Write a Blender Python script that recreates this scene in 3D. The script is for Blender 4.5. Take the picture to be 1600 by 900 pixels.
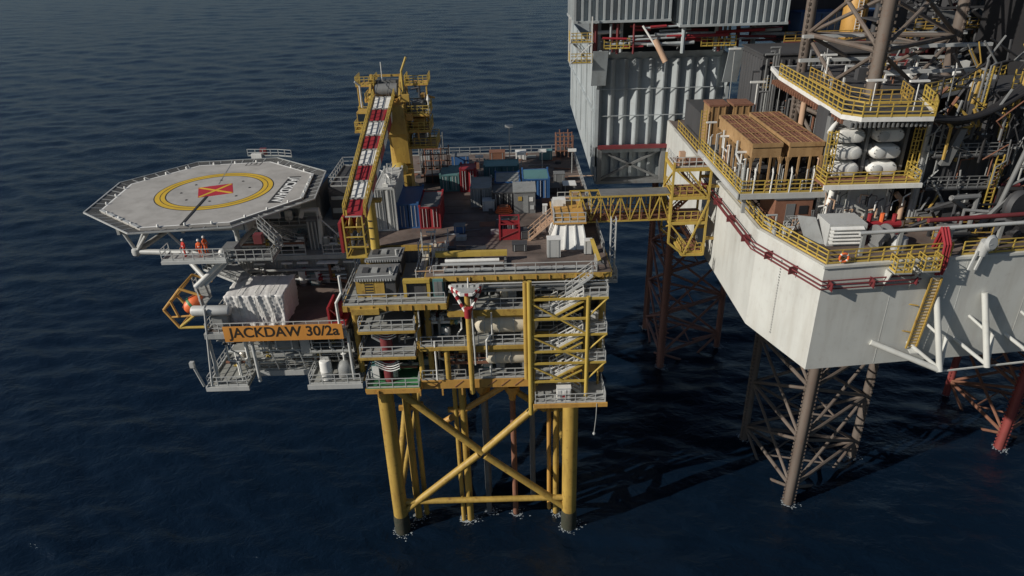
import bpy, math, random
from mathutils import Vector, Matrix, Euler

for o in list(bpy.data.objects):
    bpy.data.objects.remove(o)
SC = bpy.context.scene
COL = SC.collection
R = math.radians
random.seed(7)

# ---------------------------------------------------------------- camera
cam = bpy.data.cameras.new('camera')
cam.sensor_width = 36.0
cam.lens = 24.75
cam.clip_start = 0.5
cam.clip_end = 20000
cam_o = bpy.data.objects.new('camera', cam)
COL.objects.link(cam_o)
cam_o.matrix_world = Matrix.Translation((0, 0, 65)) @ Matrix.Rotation(R(62.9), 4, 'X') @ Matrix.Rotation(R(-1.6), 4, 'Z')
SC.camera = cam_o

# ---------------------------------------------------------------- sky and sun
SUN_TO = Vector((-0.81, -0.34, 0.48)).normalized()      # direction towards the sun
EL = math.asin(SUN_TO.z)
w = bpy.data.worlds.new('World')
SC.world = w
w.use_nodes = True
nt = w.node_tree
nt.nodes.clear()
sky = nt.nodes.new('ShaderNodeTexSky')
sky.sky_type = 'NISHITA'
sky.sun_disc = False
sky.sun_elevation = EL
sky.sun_rotation = math.atan2(SUN_TO.x, SUN_TO.y)
sky.air_density = 1.0
sky.dust_density = 0.4
sky.ozone_density = 2.5
bg = nt.nodes.new('ShaderNodeBackground')
bg.inputs['Strength'].default_value = 0.05
wo = nt.nodes.new('ShaderNodeOutputWorld')
nt.links.new(sky.outputs[0], bg.inputs[0])
nt.links.new(bg.outputs[0], wo.inputs[0])
sl = bpy.data.lights.new('sun', 'SUN')
sl.energy = 4.6
sl.angle = R(0.6)
sl.color = (1.0, 0.94, 0.85)
so = bpy.data.objects.new('sun', sl)
so.rotation_euler = SUN_TO.to_track_quat('Z', 'Y').to_euler()
so.location = (0, 0, 200)
COL.objects.link(so)
SC.view_settings.view_transform = 'Standard'
SC.view_settings.look = 'None'
SC.view_settings.gamma = 1.0
SC.view_settings.use_curve_mapping = False
SC.view_settings.exposure = -0.1

# ---------------------------------------------------------------- materials
def paint(name, col, rough=0.55, dirt=0.35, dcol=(0.05, 0.035, 0.025), scale=0.6, streak=True, metal=0.0, bump=0.0, var=0.12, rust=0.0):
    m = bpy.data.materials.new(name)
    m.use_nodes = True
    t = m.node_tree
    b = t.nodes['Principled BSDF']
    b.inputs['Roughness'].default_value = rough
    b.inputs['Metallic'].default_value = metal
    g = t.nodes.new('ShaderNodeNewGeometry')
    mp = t.nodes.new('ShaderNodeMapping')
    mp.inputs['Scale'].default_value = (scale * 2, scale * 2, scale * (0.25 if streak else 2))
    t.links.new(g.outputs['Position'], mp.inputs[0])
    n = t.nodes.new('ShaderNodeTexNoise')
    n.inputs['Scale'].default_value = 1.0
    n.inputs['Detail'].default_value = 6
    n.inputs['Roughness'].default_value = 0.65
    t.links.new(mp.outputs[0], n.inputs['Vector'])
    cr = t.nodes.new('ShaderNodeMapRange')
    cr.inputs[1].default_value = 0.45
    cr.inputs[2].default_value = 0.8
    cr.inputs[3].default_value = 0.0
    cr.inputs[4].default_value = dirt
    t.links.new(n.outputs[0], cr.inputs[0])
    n2 = t.nodes.new('ShaderNodeTexNoise')
    n2.inputs['Scale'].default_value = 0.25
    n2.inputs['Detail'].default_value = 3
    t.links.new(g.outputs['Position'], n2.inputs['Vector'])
    hsv = t.nodes.new('ShaderNodeHueSaturation')
    hsv.inputs['Color'].default_value = (*col, 1)
    vr = t.nodes.new('ShaderNodeMapRange')
    vr.inputs[1].default_value = 0.3
    vr.inputs[2].default_value = 0.7
    vr.inputs[3].default_value = 1 - var
    vr.inputs[4].default_value = 1 + var
    t.links.new(n2.outputs[0], vr.inputs[0])
    t.links.new(vr.outputs[0], hsv.inputs['Value'])
    mx = t.nodes.new('ShaderNodeMix')
    mx.data_type = 'RGBA'
    t.links.new(cr.outputs[0], mx.inputs[0])
    t.links.new(hsv.outputs[0], mx.inputs[6])
    mx.inputs[7].default_value = (*dcol, 1)
    out = mx.outputs[2]
    if rust > 0:
        n3 = t.nodes.new('ShaderNodeTexNoise')
        n3.inputs['Scale'].default_value = 1.7
        n3.inputs['Detail'].default_value = 8
        n3.inputs['Roughness'].default_value = 0.7
        t.links.new(g.outputs['Position'], n3.inputs['Vector'])
        r3 = t.nodes.new('ShaderNodeMapRange')
        r3.inputs[1].default_value = 0.56
        r3.inputs[2].default_value = 0.66
        r3.inputs[4].default_value = rust
        t.links.new(n3.outputs[0], r3.inputs[0])
        m2 = t.nodes.new('ShaderNodeMix')
        m2.data_type = 'RGBA'
        t.links.new(r3.outputs[0], m2.inputs[0])
        t.links.new(out, m2.inputs[6])
        m2.inputs[7].default_value = (0.13, 0.05, 0.02, 1)
        out = m2.outputs[2]
    t.links.new(out, b.inputs['Base Color'])
    if bump > 0:
        bp = t.nodes.new('ShaderNodeBump')
        bp.inputs['Strength'].default_value = bump
        bp.inputs['Distance'].default_value = 0.05
        t.links.new(n.outputs[0], bp.inputs['Height'])
        t.links.new(bp.outputs[0], b.inputs['Normal'])
    return m

M = dict(
    yellow=paint('yellow_paint', (0.43, 0.285, 0.065), 0.5, 0.6, (0.16, 0.075, 0.025), 0.9, rust=0.55),
    yellow2=paint('bright_yellow_paint', (0.47, 0.335, 0.07), 0.5, 0.4, (0.16, 0.08, 0.03)),
    orange=paint('orange_beam_paint', (0.52, 0.29, 0.07), 0.55, 0.4, (0.14, 0.06, 0.02), 0.8, rust=0.3),
    skid=paint('skid_orange_paint', (0.36, 0.225, 0.105), 0.55, 0.55, (0.12, 0.055, 0.02), 0.9, rust=0.45),
    galv=paint('galvanised_steel', (0.40, 0.41, 0.40), 0.5, 0.3, (0.12, 0.11, 0.10), 1.0, metal=0.2),
    galvl=paint('pale_galvanised_steel', (0.48, 0.49, 0.48), 0.5, 0.25, (0.2, 0.19, 0.17), 1.0, metal=0.1),
    grey=paint('grey_paint', (0.26, 0.27, 0.265), 0.6, 0.4, (0.08, 0.07, 0.06), 0.8, rust=0.15),
    mid=paint('mid_grey_paint', (0.17, 0.175, 0.175), 0.6, 0.4, (0.05, 0.045, 0.04), 0.8, rust=0.15),
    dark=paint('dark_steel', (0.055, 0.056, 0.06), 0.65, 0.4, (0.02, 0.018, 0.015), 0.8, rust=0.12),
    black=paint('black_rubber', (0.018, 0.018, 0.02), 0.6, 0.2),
    white=paint('white_paint', (0.72, 0.72, 0.69), 0.5, 0.3, (0.25, 0.2, 0.15), 0.8, rust=0.06),
    hull=paint('hull_white_paint', (0.55, 0.56, 0.53), 0.5, 0.4, (0.26, 0.22, 0.17), 0.35, var=0.08, bump=0.1, rust=0.10),
    plate=paint('grey_green_plate', (0.36, 0.395, 0.405), 0.6, 0.6, (0.13, 0.12, 0.11), 0.35, rust=0.18),
    deck=paint('weathered_brown_deck', (0.13, 0.10, 0.085), 0.75, 0.75, (0.04, 0.03, 0.028), 0.22, False, bump=0.3, var=0.45, rust=0.5),
    deckg=paint('grey_green_deck', (0.27, 0.275, 0.255), 0.75, 0.5, (0.07, 0.065, 0.055), 0.4, False, bump=0.2, rust=0.12),
    heli=paint('helideck_coating', (0.39, 0.375, 0.35), 0.8, 0.6, (0.22, 0.205, 0.185), 0.35, False, var=0.14),
    markw=paint('white_marking', (0.78, 0.78, 0.75), 0.7, 0.2, (0.3, 0.3, 0.28)),
    marky=paint('yellow_marking', (0.62, 0.40, 0.03), 0.7, 0.25, (0.25, 0.17, 0.05)),
    markr=paint('red_marking', (0.42, 0.02, 0.035), 0.7, 0.15),
    markk=paint('dark_marking', (0.03, 0.03, 0.03), 0.7, 0.1),
    red=paint('red_paint', (0.30, 0.022, 0.03), 0.55, 0.4, (0.08, 0.03, 0.02), 0.7, rust=0.15),
    maroon=paint('maroon_paint', (0.16, 0.025, 0.03), 0.6, 0.4, rust=0.2),
    blue=paint('blue_paint', (0.035, 0.11, 0.27), 0.5, 0.35, (0.05, 0.05, 0.06), 0.7, rust=0.1),
    teal=paint('teal_paint', (0.10, 0.22, 0.22), 0.5, 0.3),
    rust=paint('rusty_steel', (0.22, 0.10, 0.06), 0.8, 0.5, (0.07, 0.03, 0.02), 0.8, False, bump=0.3, rust=0.4),
    legm=paint('leg_steel', (0.14, 0.115, 0.096), 0.7, 0.5, (0.09, 0.045, 0.03), 0.35, rust=0.35),
    legrust=paint('rusty_leg_steel', (0.27, 0.13, 0.10), 0.75, 0.5, (0.10, 0.05, 0.04), 0.5, rust=0.4),
    foam=paint('sea_foam', (0.36, 0.40, 0.42), 0.9, 0.2, (0.4, 0.45, 0.5), 2.0, False),
    legred=paint('red_leg_steel', (0.24, 0.05, 0.045), 0.65, 0.5, (0.09, 0.04, 0.03), 0.5, rust=0.2),
    tarp=paint('white_tarpaulin', (0.66, 0.65, 0.63), 0.55, 0.5, (0.38, 0.36, 0.33), 1.3, False, bump=0.6),
    signo=paint('orange_sign', (0.62, 0.27, 0.055), 0.5, 0.2),
    signk=paint('sign_black', (0.025, 0.018, 0.012), 0.6, 0.0),
    cream=paint('cream_lagging', (0.62, 0.56, 0.44), 0.5, 0.35, (0.25, 0.2, 0.13), 0.5, rust=0.08),
    lagging=paint('bright_lagging', (0.55, 0.52, 0.46), 0.35, 0.3, (0.2, 0.16, 0.11), 0.6, metal=0.5),
    tan=paint('tan_pipe', (0.50, 0.33, 0.22), 0.55, 0.3),
    capsule=paint('orange_capsule', (0.75, 0.16, 0.05), 0.45, 0.1),
    green=paint('green_paint', (0.05, 0.2, 0.08), 0.5, 0.3),
    coverall=paint('orange_coverall', (0.80, 0.14, 0.03), 0.85, 0.1, streak=False),
    redall=paint('red_coverall', (0.45, 0.03, 0.02), 0.85, 0.1, streak=False),
    skin=paint('skin', (0.45, 0.26, 0.18), 0.6, 0.0),
    glass=paint('dark_glass', (0.02, 0.03, 0.04), 0.1, 0.0),
    growth=paint('marine_growth', (0.035, 0.04, 0.025), 0.9, 0.6, (0.09, 0.06, 0.04), 1.2, False, bump=1.0),
    net=paint('net_wire', (0.11, 0.11, 0.105), 0.7, 0.2),
)

# ---------------------------------------------------------------- mesh builder
ORG = {}
def V(*a):
    return Vector(a)

class MB:
    def __init__(s):
        s.v = []; s.f = []
    def add(s, vs, fs):
        n = len(s.v)
        s.v += [tuple(p) for p in vs]
        s.f += [tuple(i + n for i in f) for f in fs]
        return s
    def hexa(s, p):   # bottom 4, top 4
        return s.add(p, [(3, 2, 1, 0), (4, 5, 6, 7), (0, 1, 5, 4), (1, 2, 6, 5), (2, 3, 7, 6), (3, 0, 4, 7)])
    def box(s, x0, x1, y0, y1, z0, z1):
        return s.hexa([(x0, y0, z0), (x1, y0, z0), (x1, y1, z0), (x0, y1, z0), (x0, y0, z1), (x1, y0, z1), (x1, y1, z1), (x0, y1, z1)])
    def bar(s, a, b, w, h=None):
        h = w if h is None else h
        a = Vector(a); b = Vector(b)
        d = (b - a).normalized()
        up = V(0, 0, 1) if abs(d.z) < 0.95 else V(0, 1, 0)
        x = d.cross(up).normalized() * w / 2
        y = x.cross(d).normalized() * h / 2
        return s.hexa([a - x - y, a + x - y, a + x + y, a - x + y, b - x - y, b + x - y, b + x + y, b - x + y])
    def tube(s, a, b, r, n=8, r2=None, cap=True):
        a = Vector(a); b = Vector(b)
        r2 = r if r2 is None else r2
        d = (b - a).normalized()
        up = V(0, 0, 1) if abs(d.z) < 0.95 else V(0, 1, 0)
        x = d.cross(up).normalized()
        y = x.cross(d)
        vs = []
        for c, q in ((a, r), (b, r2)):
            for i in range(n):
                t = 2 * math.pi * i / n
                vs.append(c + x * (q * math.cos(t)) + y * (q * math.sin(t)))
        fs = [(i, n + i, n + (i + 1) % n, (i + 1) % n) for i in range(n)]
        if cap:
            fs += [tuple(range(n)), tuple(reversed(range(n, 2 * n)))]
        return s.add(vs, fs)
    def path(s, pts, r, n=6):
        pts = [Vector(p) for p in pts]
        for i in range(len(pts) - 1):
            a, b = pts[i], pts[i + 1]
            d = (b - a).normalized() * r * 0.6
            s.tube(a - (d if i else d * 0), b + (d if i < len(pts) - 2 else d * 0), r, n)
        return s
    def prism(s, poly, z0, z1):
        n = len(poly)
        a = sum(poly[i][0] * poly[(i + 1) % n][1] - poly[(i + 1) % n][0] * poly[i][1] for i in range(n))
        if a < 0:
            poly = poly[::-1]
        vs = [(x, y, z0) for x, y in poly] + [(x, y, z1) for x, y in poly]
        fs = [tuple(reversed(range(n))), tuple(range(n, 2 * n))] + [(i, (i + 1) % n, n + (i + 1) % n, n + i) for i in range(n)]
        return s.add(vs, fs)
    def lathe(s, prof, c, axis=(0, 0, 1), n=14):
        c = Vector(c); d = Vector(axis).normalized()
        up = V(0, 0, 1) if abs(d.z) < 0.95 else V(0, 1, 0)
        x = d.cross(up).normalized(); y = x.cross(d)
        vs = []; fs = []
        for r, h in prof:
            for i in range(n):
                t = 2 * math.pi * i / n
                vs.append(c + d * h + x * (r * math.cos(t)) + y * (r * math.sin(t)))
        for k in range(len(prof) - 1):
            for i in range(n):
                fs.append((k * n + i, (k + 1) * n + i, (k + 1) * n + (i + 1) % n, k * n + (i + 1) % n))
        fs += [tuple(range(n)), tuple(reversed(range((len(prof) - 1) * n, len(prof) * n)))]
        return s.add(vs, fs)
    def vessel(s, a, b, r, n=16):     # cylinder with dished ends
        a = Vector(a); b = Vector(b); L = (b - a).length; e = min(r * 0.55, L * .3)
        pr = [(r * math.sin(t), e - e * math.cos(t)) for t in (0.15, 0.5, 0.85, 1.2, 1.5708)]
        return s.lathe(pr + [(q, L - h) for q, h in reversed(pr)], a, b - a, n)
    def corr(s, a, b, z0, z1, pitch=0.28, d=0.05):   # corrugated upright sheet from a to b (xy)
        a = Vector((a[0], a[1])); b = Vector((b[0], b[1])); L = (b - a).length; t = (b - a) / L
        nrm = Vector((t.y, -t.x)); k = max(2, int(L / pitch)); st = L / k
        pr = []
        for i in range(k):
            for q, h in ((0, 0), (.3, 0), (.4, d), (.8, d), (.9, 0)):
                pr.append((st * (i + q), h))
        pr.append((L, 0))
        vs = []
        for z in (z0, z1):
            for q, h in pr:
                p = a + t * q + nrm * h
                vs.append((p.x, p.y, z))
        n = len(pr)
        return s.add(vs, [(i, i + 1, n + i + 1, n + i) for i in range(n - 1)])
    def rail(s, pts, h=1.1, gap=1.5, r=0.045, toe=True, mids=(0.55,)):
        pts = [Vector(p) for p in pts]
        for i in range(len(pts) - 1):
            a, b = pts[i], pts[i + 1]
            L = (b - a).length
            k = max(1, round(L / gap))
            for j in range(k + 1):
                if j == 0 and i > 0:
                    continue
                p = a.lerp(b, j / k)
                s.bar(p, p + V(0, 0, h), r * 1.6)
            for q in (h,) + tuple(h * m for m in mids):
                s.bar(a + V(0, 0, q), b + V(0, 0, q), r * 1.5)
            if toe:
                s.bar(a + V(0, 0, 0.1), b + V(0, 0, 0.1), 0.03, 0.18)
        return s
    def grate(s, x0, x1, y0, y1, z, nx, ny, w=0.06):
        for i in range(nx + 1):
            x = x0 + (x1 - x0) * i / nx
            s.box(x - w / 2, x + w / 2, y0, y1, z - w, z)
        for i in range(ny + 1):
            y = y0 + (y1 - y0) * i / ny
            s.box(x0, x1, y - w / 2, y + w / 2, z - w * 1.4, z - w * 0.2)
        return s
    def stairs(s, a, b, w, side=(0, 1, 0), rails=True, step=0.25):
        a = Vector(a); b = Vector(b); sd = Vector(side).normalized() * w / 2
        n = max(3, int(abs(b.z - a.z) / step))
        hd = Vector((b.x - a.x, b.y - a.y, 0)).normalized()
        for q in (-1, 1):
            s.bar(a + sd * q, b + sd * q, 0.08, 0.26)
            if rails:
                for h in (0.55, 1.05):
                    s.bar(a + sd * q + V(0, 0, h), b + sd * q + V(0, 0, h), 0.06)
                for j in range(0, 5):
                    p = a.lerp(b, j / 4) + sd * q
                    s.bar(p, p + V(0, 0, 1.05), 0.06)
        for j in range(n):
            p = a.lerp(b, (j + 0.5) / n)
            u = hd * 0.13
            s.hexa([p - sd - u - V(0, 0, .03), p + sd - u - V(0, 0, .03), p + sd + u - V(0, 0, .03), p - sd + u - V(0, 0, .03),
                    p - sd - u, p + sd - u, p + sd + u, p - sd + u])
        return s
    def build(s, name, mat, parent=None, smooth=False, origin=None, label=None):
        me = bpy.data.meshes.new(name)
        og = Vector(origin) if origin is not None else (ORG[parent.name] if parent is not None else V(0, 0, 0))
        me.from_pydata([(p[0] - og.x, p[1] - og.y, p[2] - og.z) for p in s.v], [], s.f)
        me.materials.append(M[mat] if isinstance(mat, str) else mat)
        if smooth:
            me.polygons.foreach_set('use_smooth', [True] * len(me.polygons))
            me.set_sharp_from_angle(angle=R(40))
        me.update()
        o = bpy.data.objects.new(name, me)
        COL.objects.link(o)
        if parent is not None:
            o.parent = parent
            ORG[o.name] = ORG[parent.name]
        else:
            o.location = og
            ORG[o.name] = og
        if label:
            o['label'] = label
        return o

def tag(o, label, cat, group=None):
    o['label'] = label; o['category'] = cat
    if group:
        o['group'] = group
    return o
def thing(name, label, cat, loc, group=None):
    o = bpy.data.objects.new(name, None)
    o.empty_display_size = 0.5
    COL.objects.link(o)
    o.location = loc
    ORG[o.name] = Vector(loc)
    return tag(o, label, cat, group)
def share(src, parent, dx=0, dy=0, dz=0):
    c = src.copy()
    COL.objects.link(c)
    c.parent = parent
    c.location = src.location + V(dx, dy, dz)
    ORG[c.name] = ORG[parent.name]
    return c
def copy_tree(o, parent=None):
    kids = list(o.children)
    c = o.copy()
    COL.objects.link(c)
    c.parent = parent
    ORG[c.name] = ORG[o.name]
    for k in kids:
        copy_tree(k, c)
    return c
def text_mesh(name, txt, mat, parent, size, loc, xdir, ydir, width=None, bold=0.0, ext=0.006):
    cu = bpy.data.curves.new('lettering', 'FONT')
    cu.body = txt; cu.size = size; cu.extrude = ext; cu.offset = bold
    cu.align_x = 'CENTER'; cu.align_y = 'CENTER'
    tmp = bpy.data.objects.new('lettering_tmp', cu)
    COL.objects.link(tmp)
    dg = bpy.context.evaluated_depsgraph_get()
    me = bpy.data.meshes.new_from_object(tmp.evaluated_get(dg))
    bpy.data.objects.remove(tmp)
    xs = [v.co.x for v in me.vertices]; ys = [v.co.y for v in me.vertices]
    k = 1.0 if width is None else width / (max(xs) - min(xs))
    cx = (max(xs) + min(xs)) / 2; cy = (max(ys) + min(ys)) / 2
    X = Vector(xdir).normalized(); Yv = Vector(ydir).normalized(); Zv = X.cross(Yv)
    og = ORG[parent.name]
    for v in me.vertices:
        v.co = Vector(loc) - og + X * ((v.co.x - cx) * k) + Yv * (v.co.y - cy) + Zv * v.co.z
    me.materials.clear(); me.materials.append(M[mat])
    o = bpy.data.objects.new(name, me)
    COL.objects.link(o); o.parent = parent
    ORG[o.name] = og
    return o

# ---------------------------------------------------------------- the sea
WAVES = []
def wave_z(x, y):
    return sum(a * math.sin(kx * x + ky * y + p) for a, kx, ky, p in WAVES)
def make_sea():
    m = bpy.data.materials.new('sea_water')
    m.use_nodes = True
    t = m.node_tree
    b = t.nodes['Principled BSDF']
    b.inputs['Base Color'].default_value = (0.003, 0.009, 0.020, 1)
    b.inputs['Roughness'].default_value = 0.22
    b.inputs['IOR'].default_value = 1.33
    b.inputs['Specular Tint'].default_value = (0.68, 0.87, 1.0, 1)
    g = t.nodes.new('ShaderNodeNewGeometry')
    prev = None
    for sx, sy, sc, dist, st, det in ((0.7, 1.0, 0.8, 0.35, 0.6, 5), (0.8, 1.0, 2.6, 0.10, 0.5, 4)):
        mp = t.nodes.new('ShaderNodeMapping')
        mp.inputs['Scale'].default_value = (sx, sy, 1)
        mp.inputs['Rotation'].default_value = (0, 0, R(12 if sc < 0.2 else -8))
        t.links.new(g.outputs['Position'], mp.inputs[0])
        n = t.nodes.new('ShaderNodeTexNoise')
        n.inputs['Scale'].default_value = sc
        n.inputs['Detail'].default_value = det
        n.inputs['Roughness'].default_value = 0.55
        n.inputs['Distortion'].default_value = 0.6
        t.links.new(mp.outputs[0], n.inputs['Vector'])
        bp = t.nodes.new('ShaderNodeBump')
        bp.inputs['Strength'].default_value = st
        bp.inputs['Distance'].default_value = dist
        t.links.new(n.outputs[0], bp.inputs['Height'])
        if prev:
            t.links.new(prev.outputs[0], bp.inputs['Normal'])
        prev = bp
    t.links.new(prev.outputs[0], b.inputs['Normal'])
    # one sheet of real wind waves, finer towards the platforms, out to the horizon
    import numpy as np
    rs = np.random.RandomState(5)
    near = np.linspace(-60, 24, 60, endpoint=False)
    far = 24 * np.exp(np.linspace(0, math.log(9500 / 24), 1000))
    ys = np.concatenate([near, far])
    dy = np.gradient(ys)
    ss = np.linspace(-1, 1, 760)
    half = 130 + 1.25 * np.maximum(ys, 0)
    X = half[:, None] * ss[None, :]
    Yg = np.repeat(ys[:, None], len(ss), 1)
    sp = np.maximum(dy, half * 2 / len(ss) * 0.5)
    Zg = np.zeros_like(X)
    WAVES.clear()
    for k in range(84):
        lam = 1.8 * (30 / 1.8) ** (k / 83)
        th = rs.normal(0, 0.5) + 0.2
        slope = 0.024 * (0.75 + 0.5 * rs.rand()) * (1.0 if lam < 9 else 0.62 if lam < 18 else 0.42)
        amp = slope * lam / (2 * math.pi)
        kx = 2 * math.pi / lam * math.sin(th); ky = 2 * math.pi / lam * math.cos(th)
        wgt = np.clip((lam / sp - 2.2) / 2.5, 0, 1)
        ph = rs.rand() * 6.283
        WAVES.append((amp, kx, ky, ph))
        Zg += (amp * wgt)[:, None] * np.sin(kx * X + ky * Yg + ph)
    n = len(ss); r_ = len(ys)
    co = np.stack([X, Yg, Zg], -1).reshape(-1, 3).astype(np.float32)
    a = (np.arange(r_ - 1)[:, None] * n + np.arange(n - 1)[None, :]).reshape(-1)
    quads = np.stack([a, a + 1, a + n + 1, a + n], -1).astype(np.int32).reshape(-1)
    me = bpy.data.meshes.new('sea')
    me.vertices.add(len(co)); me.vertices.foreach_set('co', co.reshape(-1))
    me.loops.add(len(quads)); me.loops.foreach_set('vertex_index', quads)
    nf = len(quads) // 4
    me.polygons.add(nf)
    me.polygons.foreach_set('loop_start', np.arange(nf, dtype=np.int32) * 4)
    me.update(calc_edges=True); me.validate()
    me.polygons.foreach_set('use_smooth', [True] * len(me.polygons))
    me.materials.append(m)
    o = bpy.data.objects.new('sea', me)
    COL.objects.link(o)
    o['kind'] = 'structure'
    o['label'] = 'dark blue open sea with small wind waves'
make_sea()
# ================================================================ jacket under the wellhead platform
def make_jacket():
    T = thing('platform_jacket', 'yellow tubular steel jacket legs and braces standing in the sea under the platform', 'jacket', (-4, 80, 0))
    legs = [(-14.1, 63.2), (6.1, 63.2), (-14.1, 98), (6.1, 98)]
    for x, y in legs:
        mb = MB().tube((x, y, -4), (x, y, 22.6), 0.86, 18)
        lo = mb.build('leg', 'yellow', T, True)
        MB().lathe([(0.9, 0), (1.12, .3), (1.12, 1.2), (0.9, 1.5)], (x, y, 20.6), n=18).build('leg_collar', 'orange', lo, True)
        MB().lathe([(0.9, -3.5), (0.96, .2), (0.93, 1.1), (0.95, 1.9), (0.87, 2.6)], (x, y, 0), n=18).build('marine_growth', 'growth', lo, True)
    def br(a, b, r, mat='yellow'):
        MB().tube(a, b, r, 12).build('brace', mat, T, True)
    yf = 63.2
    br((-13.6, yf, 21.4), (-3.9, yf, 11.6), 0.42)
    br((-13.6, yf, 3.0), (-4.3, yf, 11.4), 0.42)
    br((5.6, yf, 21.2), (-3.7, yf, 11.9), 0.42)
    br((5.6, yf, 3.0), (-3.6, yf, 11.2), 0.42)
    # braces of the inner frames, behind the front one
    br((2.4, 64.6, 22.2), (-8.2, 64.6, 15.0), 0.36, 'orange')
    br((-3.2, 66.2, 20.6), (3.4, 66.2, 15.2), 0.36)
    br((3.4, 66.4, 15.2), (6.1, 70.5, 12.0), 0.36)
    br((-9.6, 66.4, 21.6), (-5.2, 66.4, 18.6), 0.2)
    br((-13.4, yf, 4.5), (5.4, yf, 4.5), 0.36)
    for x in (-14.1, 6.1):
        br((x, 64.0, 20.5), (x, 97.2, 6.5), 0.4)
        br((x, 97.2, 20.5), (x, 64.0, 6.5), 0.4)
        br((x, 64.0, 4.5), (x, 97.2, 4.5), 0.34)
    br((-13.4, 98, 20.5), (5.4, 98, 6.5), 0.4)
    br((5.4, 98, 20.3), (-13.4, 98, 6.3), 0.4)
    # caissons and risers
    for x, y, r, mt in ((-12.3, 65.0, 0.42, 'yellow'), (-11.4, 65.6, 0.3, 'yellow'), (-6.7, 64.4, 0.26, 'yellow'), (-5.9, 64.6, 0.44, 'yellow'), (4.7, 65.8, 0.36, 'yellow'), (3.9, 66.4, 0.26, 'orange')):
        c = MB().tube((x, y, -4), (x, y, 22.4), r, 12).build('riser', mt, T, True)
        MB().box(x - .9, x + .9, y - .15, y + .25, 16.6, 17.1).build('riser_clamp', 'orange', c)
    # conductors with guide funnels
    for i, (x, y) in enumerate([(-3.6, 66.0), (-0.3, 65.7), (-3.6, 69.4), (-0.3, 69.2), (2.0, 68.6)]):
        c = MB().tube((x, y, -4), (x, y, 20.4 if i > 1 else 18.0), 0.33, 12).build('conductor', 'rust' if i % 2 else 'mid', T, True)
        MB().lathe([(0.4, 0), (0.45, .6), (0.85, 1.3), (0.85, 2.0), (0.74, 2.0), (0.7, 1.3), (0.36, .6)], (x, y, 17.2), n=16).build('guide_funnel', 'orange', c, True)
        if i < 2:
            MB().tube((x, y, 19.9), (x, y, 22.8), 0.62, 12).build('conductor_sleeve', 'orange', c, True)
make_jacket()

# ================================================================ topsides of the wellhead platform
PF = thing('wellhead_platform', 'multi level offshore wellhead platform with brown weather deck and yellow beams', 'platform', (-4, 80, 22.5))
WD = 35.0
LV = (23.6, 27.8, 31.9)

def add_deck(name, x0, x1, y0, y1, z, mat='deckg', t=0.12, joists=True, edge='yellow', eh=0.55):
    d = MB().box(x0, x1, y0, y1, z - t, z).build(name, mat, PF)
    if edge:
        MB().box(x0 - .02, x1 + .02, y0 - .12, y0 + .1, z - eh - t, z - t + .06).build('edge_beam', edge, d)
        MB().box(x1 - .08, x1 + .13, y0 + .1, y1, z - eh - t, z - t + .06).build('edge_beam', edge, d)
        MB().box(x0 - .13, x0 + .08, y0 + .1, y1, z - eh - t, z - t + .06).build('edge_beam', edge, d)
    if joists:
        mb = MB()
        y = y0 + 1.5
        while y < min(y1, y0 + 14):
            mb.box(x0 + .1, x1 - .1, y - .08, y + .08, z - t - .4, z - t)
            y += 1.8
        mb.build('joist', 'mid', d)
    return d
def prail(pts, mat='galvl', **k):
    return MB().rail(pts, **k).build('railing', mat, PF)

# weather deck (two plates) -----------------------------------------------------
add_deck('weather_deck', -8.4, 9.7, 61.6, 103, WD, 'deck', eh=.42)
add_deck('weather_deck', -16.6, -8.46, 69.6, 103, WD, 'deck', eh=.6)
mb = MB()
for i in range(16):                                # welded deck strips that stand slightly proud
    y = 64 + i * 2.4
    mb.box(-8.2, 9.4, y, y + .1, WD, WD + .03)
mb.build('deck_seam', 'deck', PF)
prail([(-7.6, 61.7, WD), (8.3, 61.7, WD), (8.3, 63.4, WD)], 'galvl', gap=1.9)
prail([(9.55, 66, WD), (9.55, 72.6, WD)], 'galv')
prail([(9.55, 76.5, WD), (9.55, 102.8, WD), (-16.4, 102.8, WD), (-16.4, 92, WD)], 'galv')
prail([(-16.4, 70, WD), (-16.4, 80, WD)], 'galv')
# mezzanine in front of the crane ---------------------------------------------
add_deck('mezzanine_deck', -16.4, -6.4, 60.0, 69.5, 32.9, 'deckg', eh=.55)
prail([(-16.3, 60.05, 32.9), (-6.5, 60.05, 32.9)], 'galvl', gap=1.45)
prail([(-16.3, 60.1, 32.9), (-16.3, 69.3, 32.9)], 'galv')
MB().box(-15.6, -12.9, 59.6, 60.0, 32.0, 32.6).build('lifting_beam', 'yellow', PF)
# middle and lower decks ---------------------------------------------------------
add_deck('middle_deck', -6.3, 1.4, 60.3, 68, 31.9, 'deckg', eh=.6)
prail([(-3.6, 60.35, 31.9), (1.3, 60.35, 31.9)], 'galv', gap=1.2)
add_deck('balcony', -15.2, -9.6, 59.6, 66, 30.2, 'deckg', joists=False, eh=.2)
prail([(-15.1, 66, 30.2), (-15.1, 59.65, 30.2), (-9.7, 59.65, 30.2), (-9.7, 61.5, 30.2)], 'galvl', gap=1.2)
add_deck('balcony', -15.4, -9.8, 59.6, 66, 27.2, 'deckg', joists=False, eh=.2)
prail([(-15.3, 66, 27.2), (-15.3, 59.65, 27.2), (-9.9, 59.65, 27.2), (-9.9, 61.5, 27.2)], 'galvl', gap=1.2)
add_deck('lower_deck', -9.4, 1.4, 60.3, 70, 27.8, 'deckg', eh=.36)
prail([(-9.3, 60.35, 27.8), (-4.9, 60.35, 27.8)], 'galvl', gap=1.2)
prail([(-3.5, 60.35, 27.8), (1.3, 60.35, 27.8)], 'galvl', gap=1.2)
add_deck('cellar_deck', -9.6, 1.4, 60.6, 102, 23.6, 'deckg', edge='orange', eh=.95)
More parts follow.
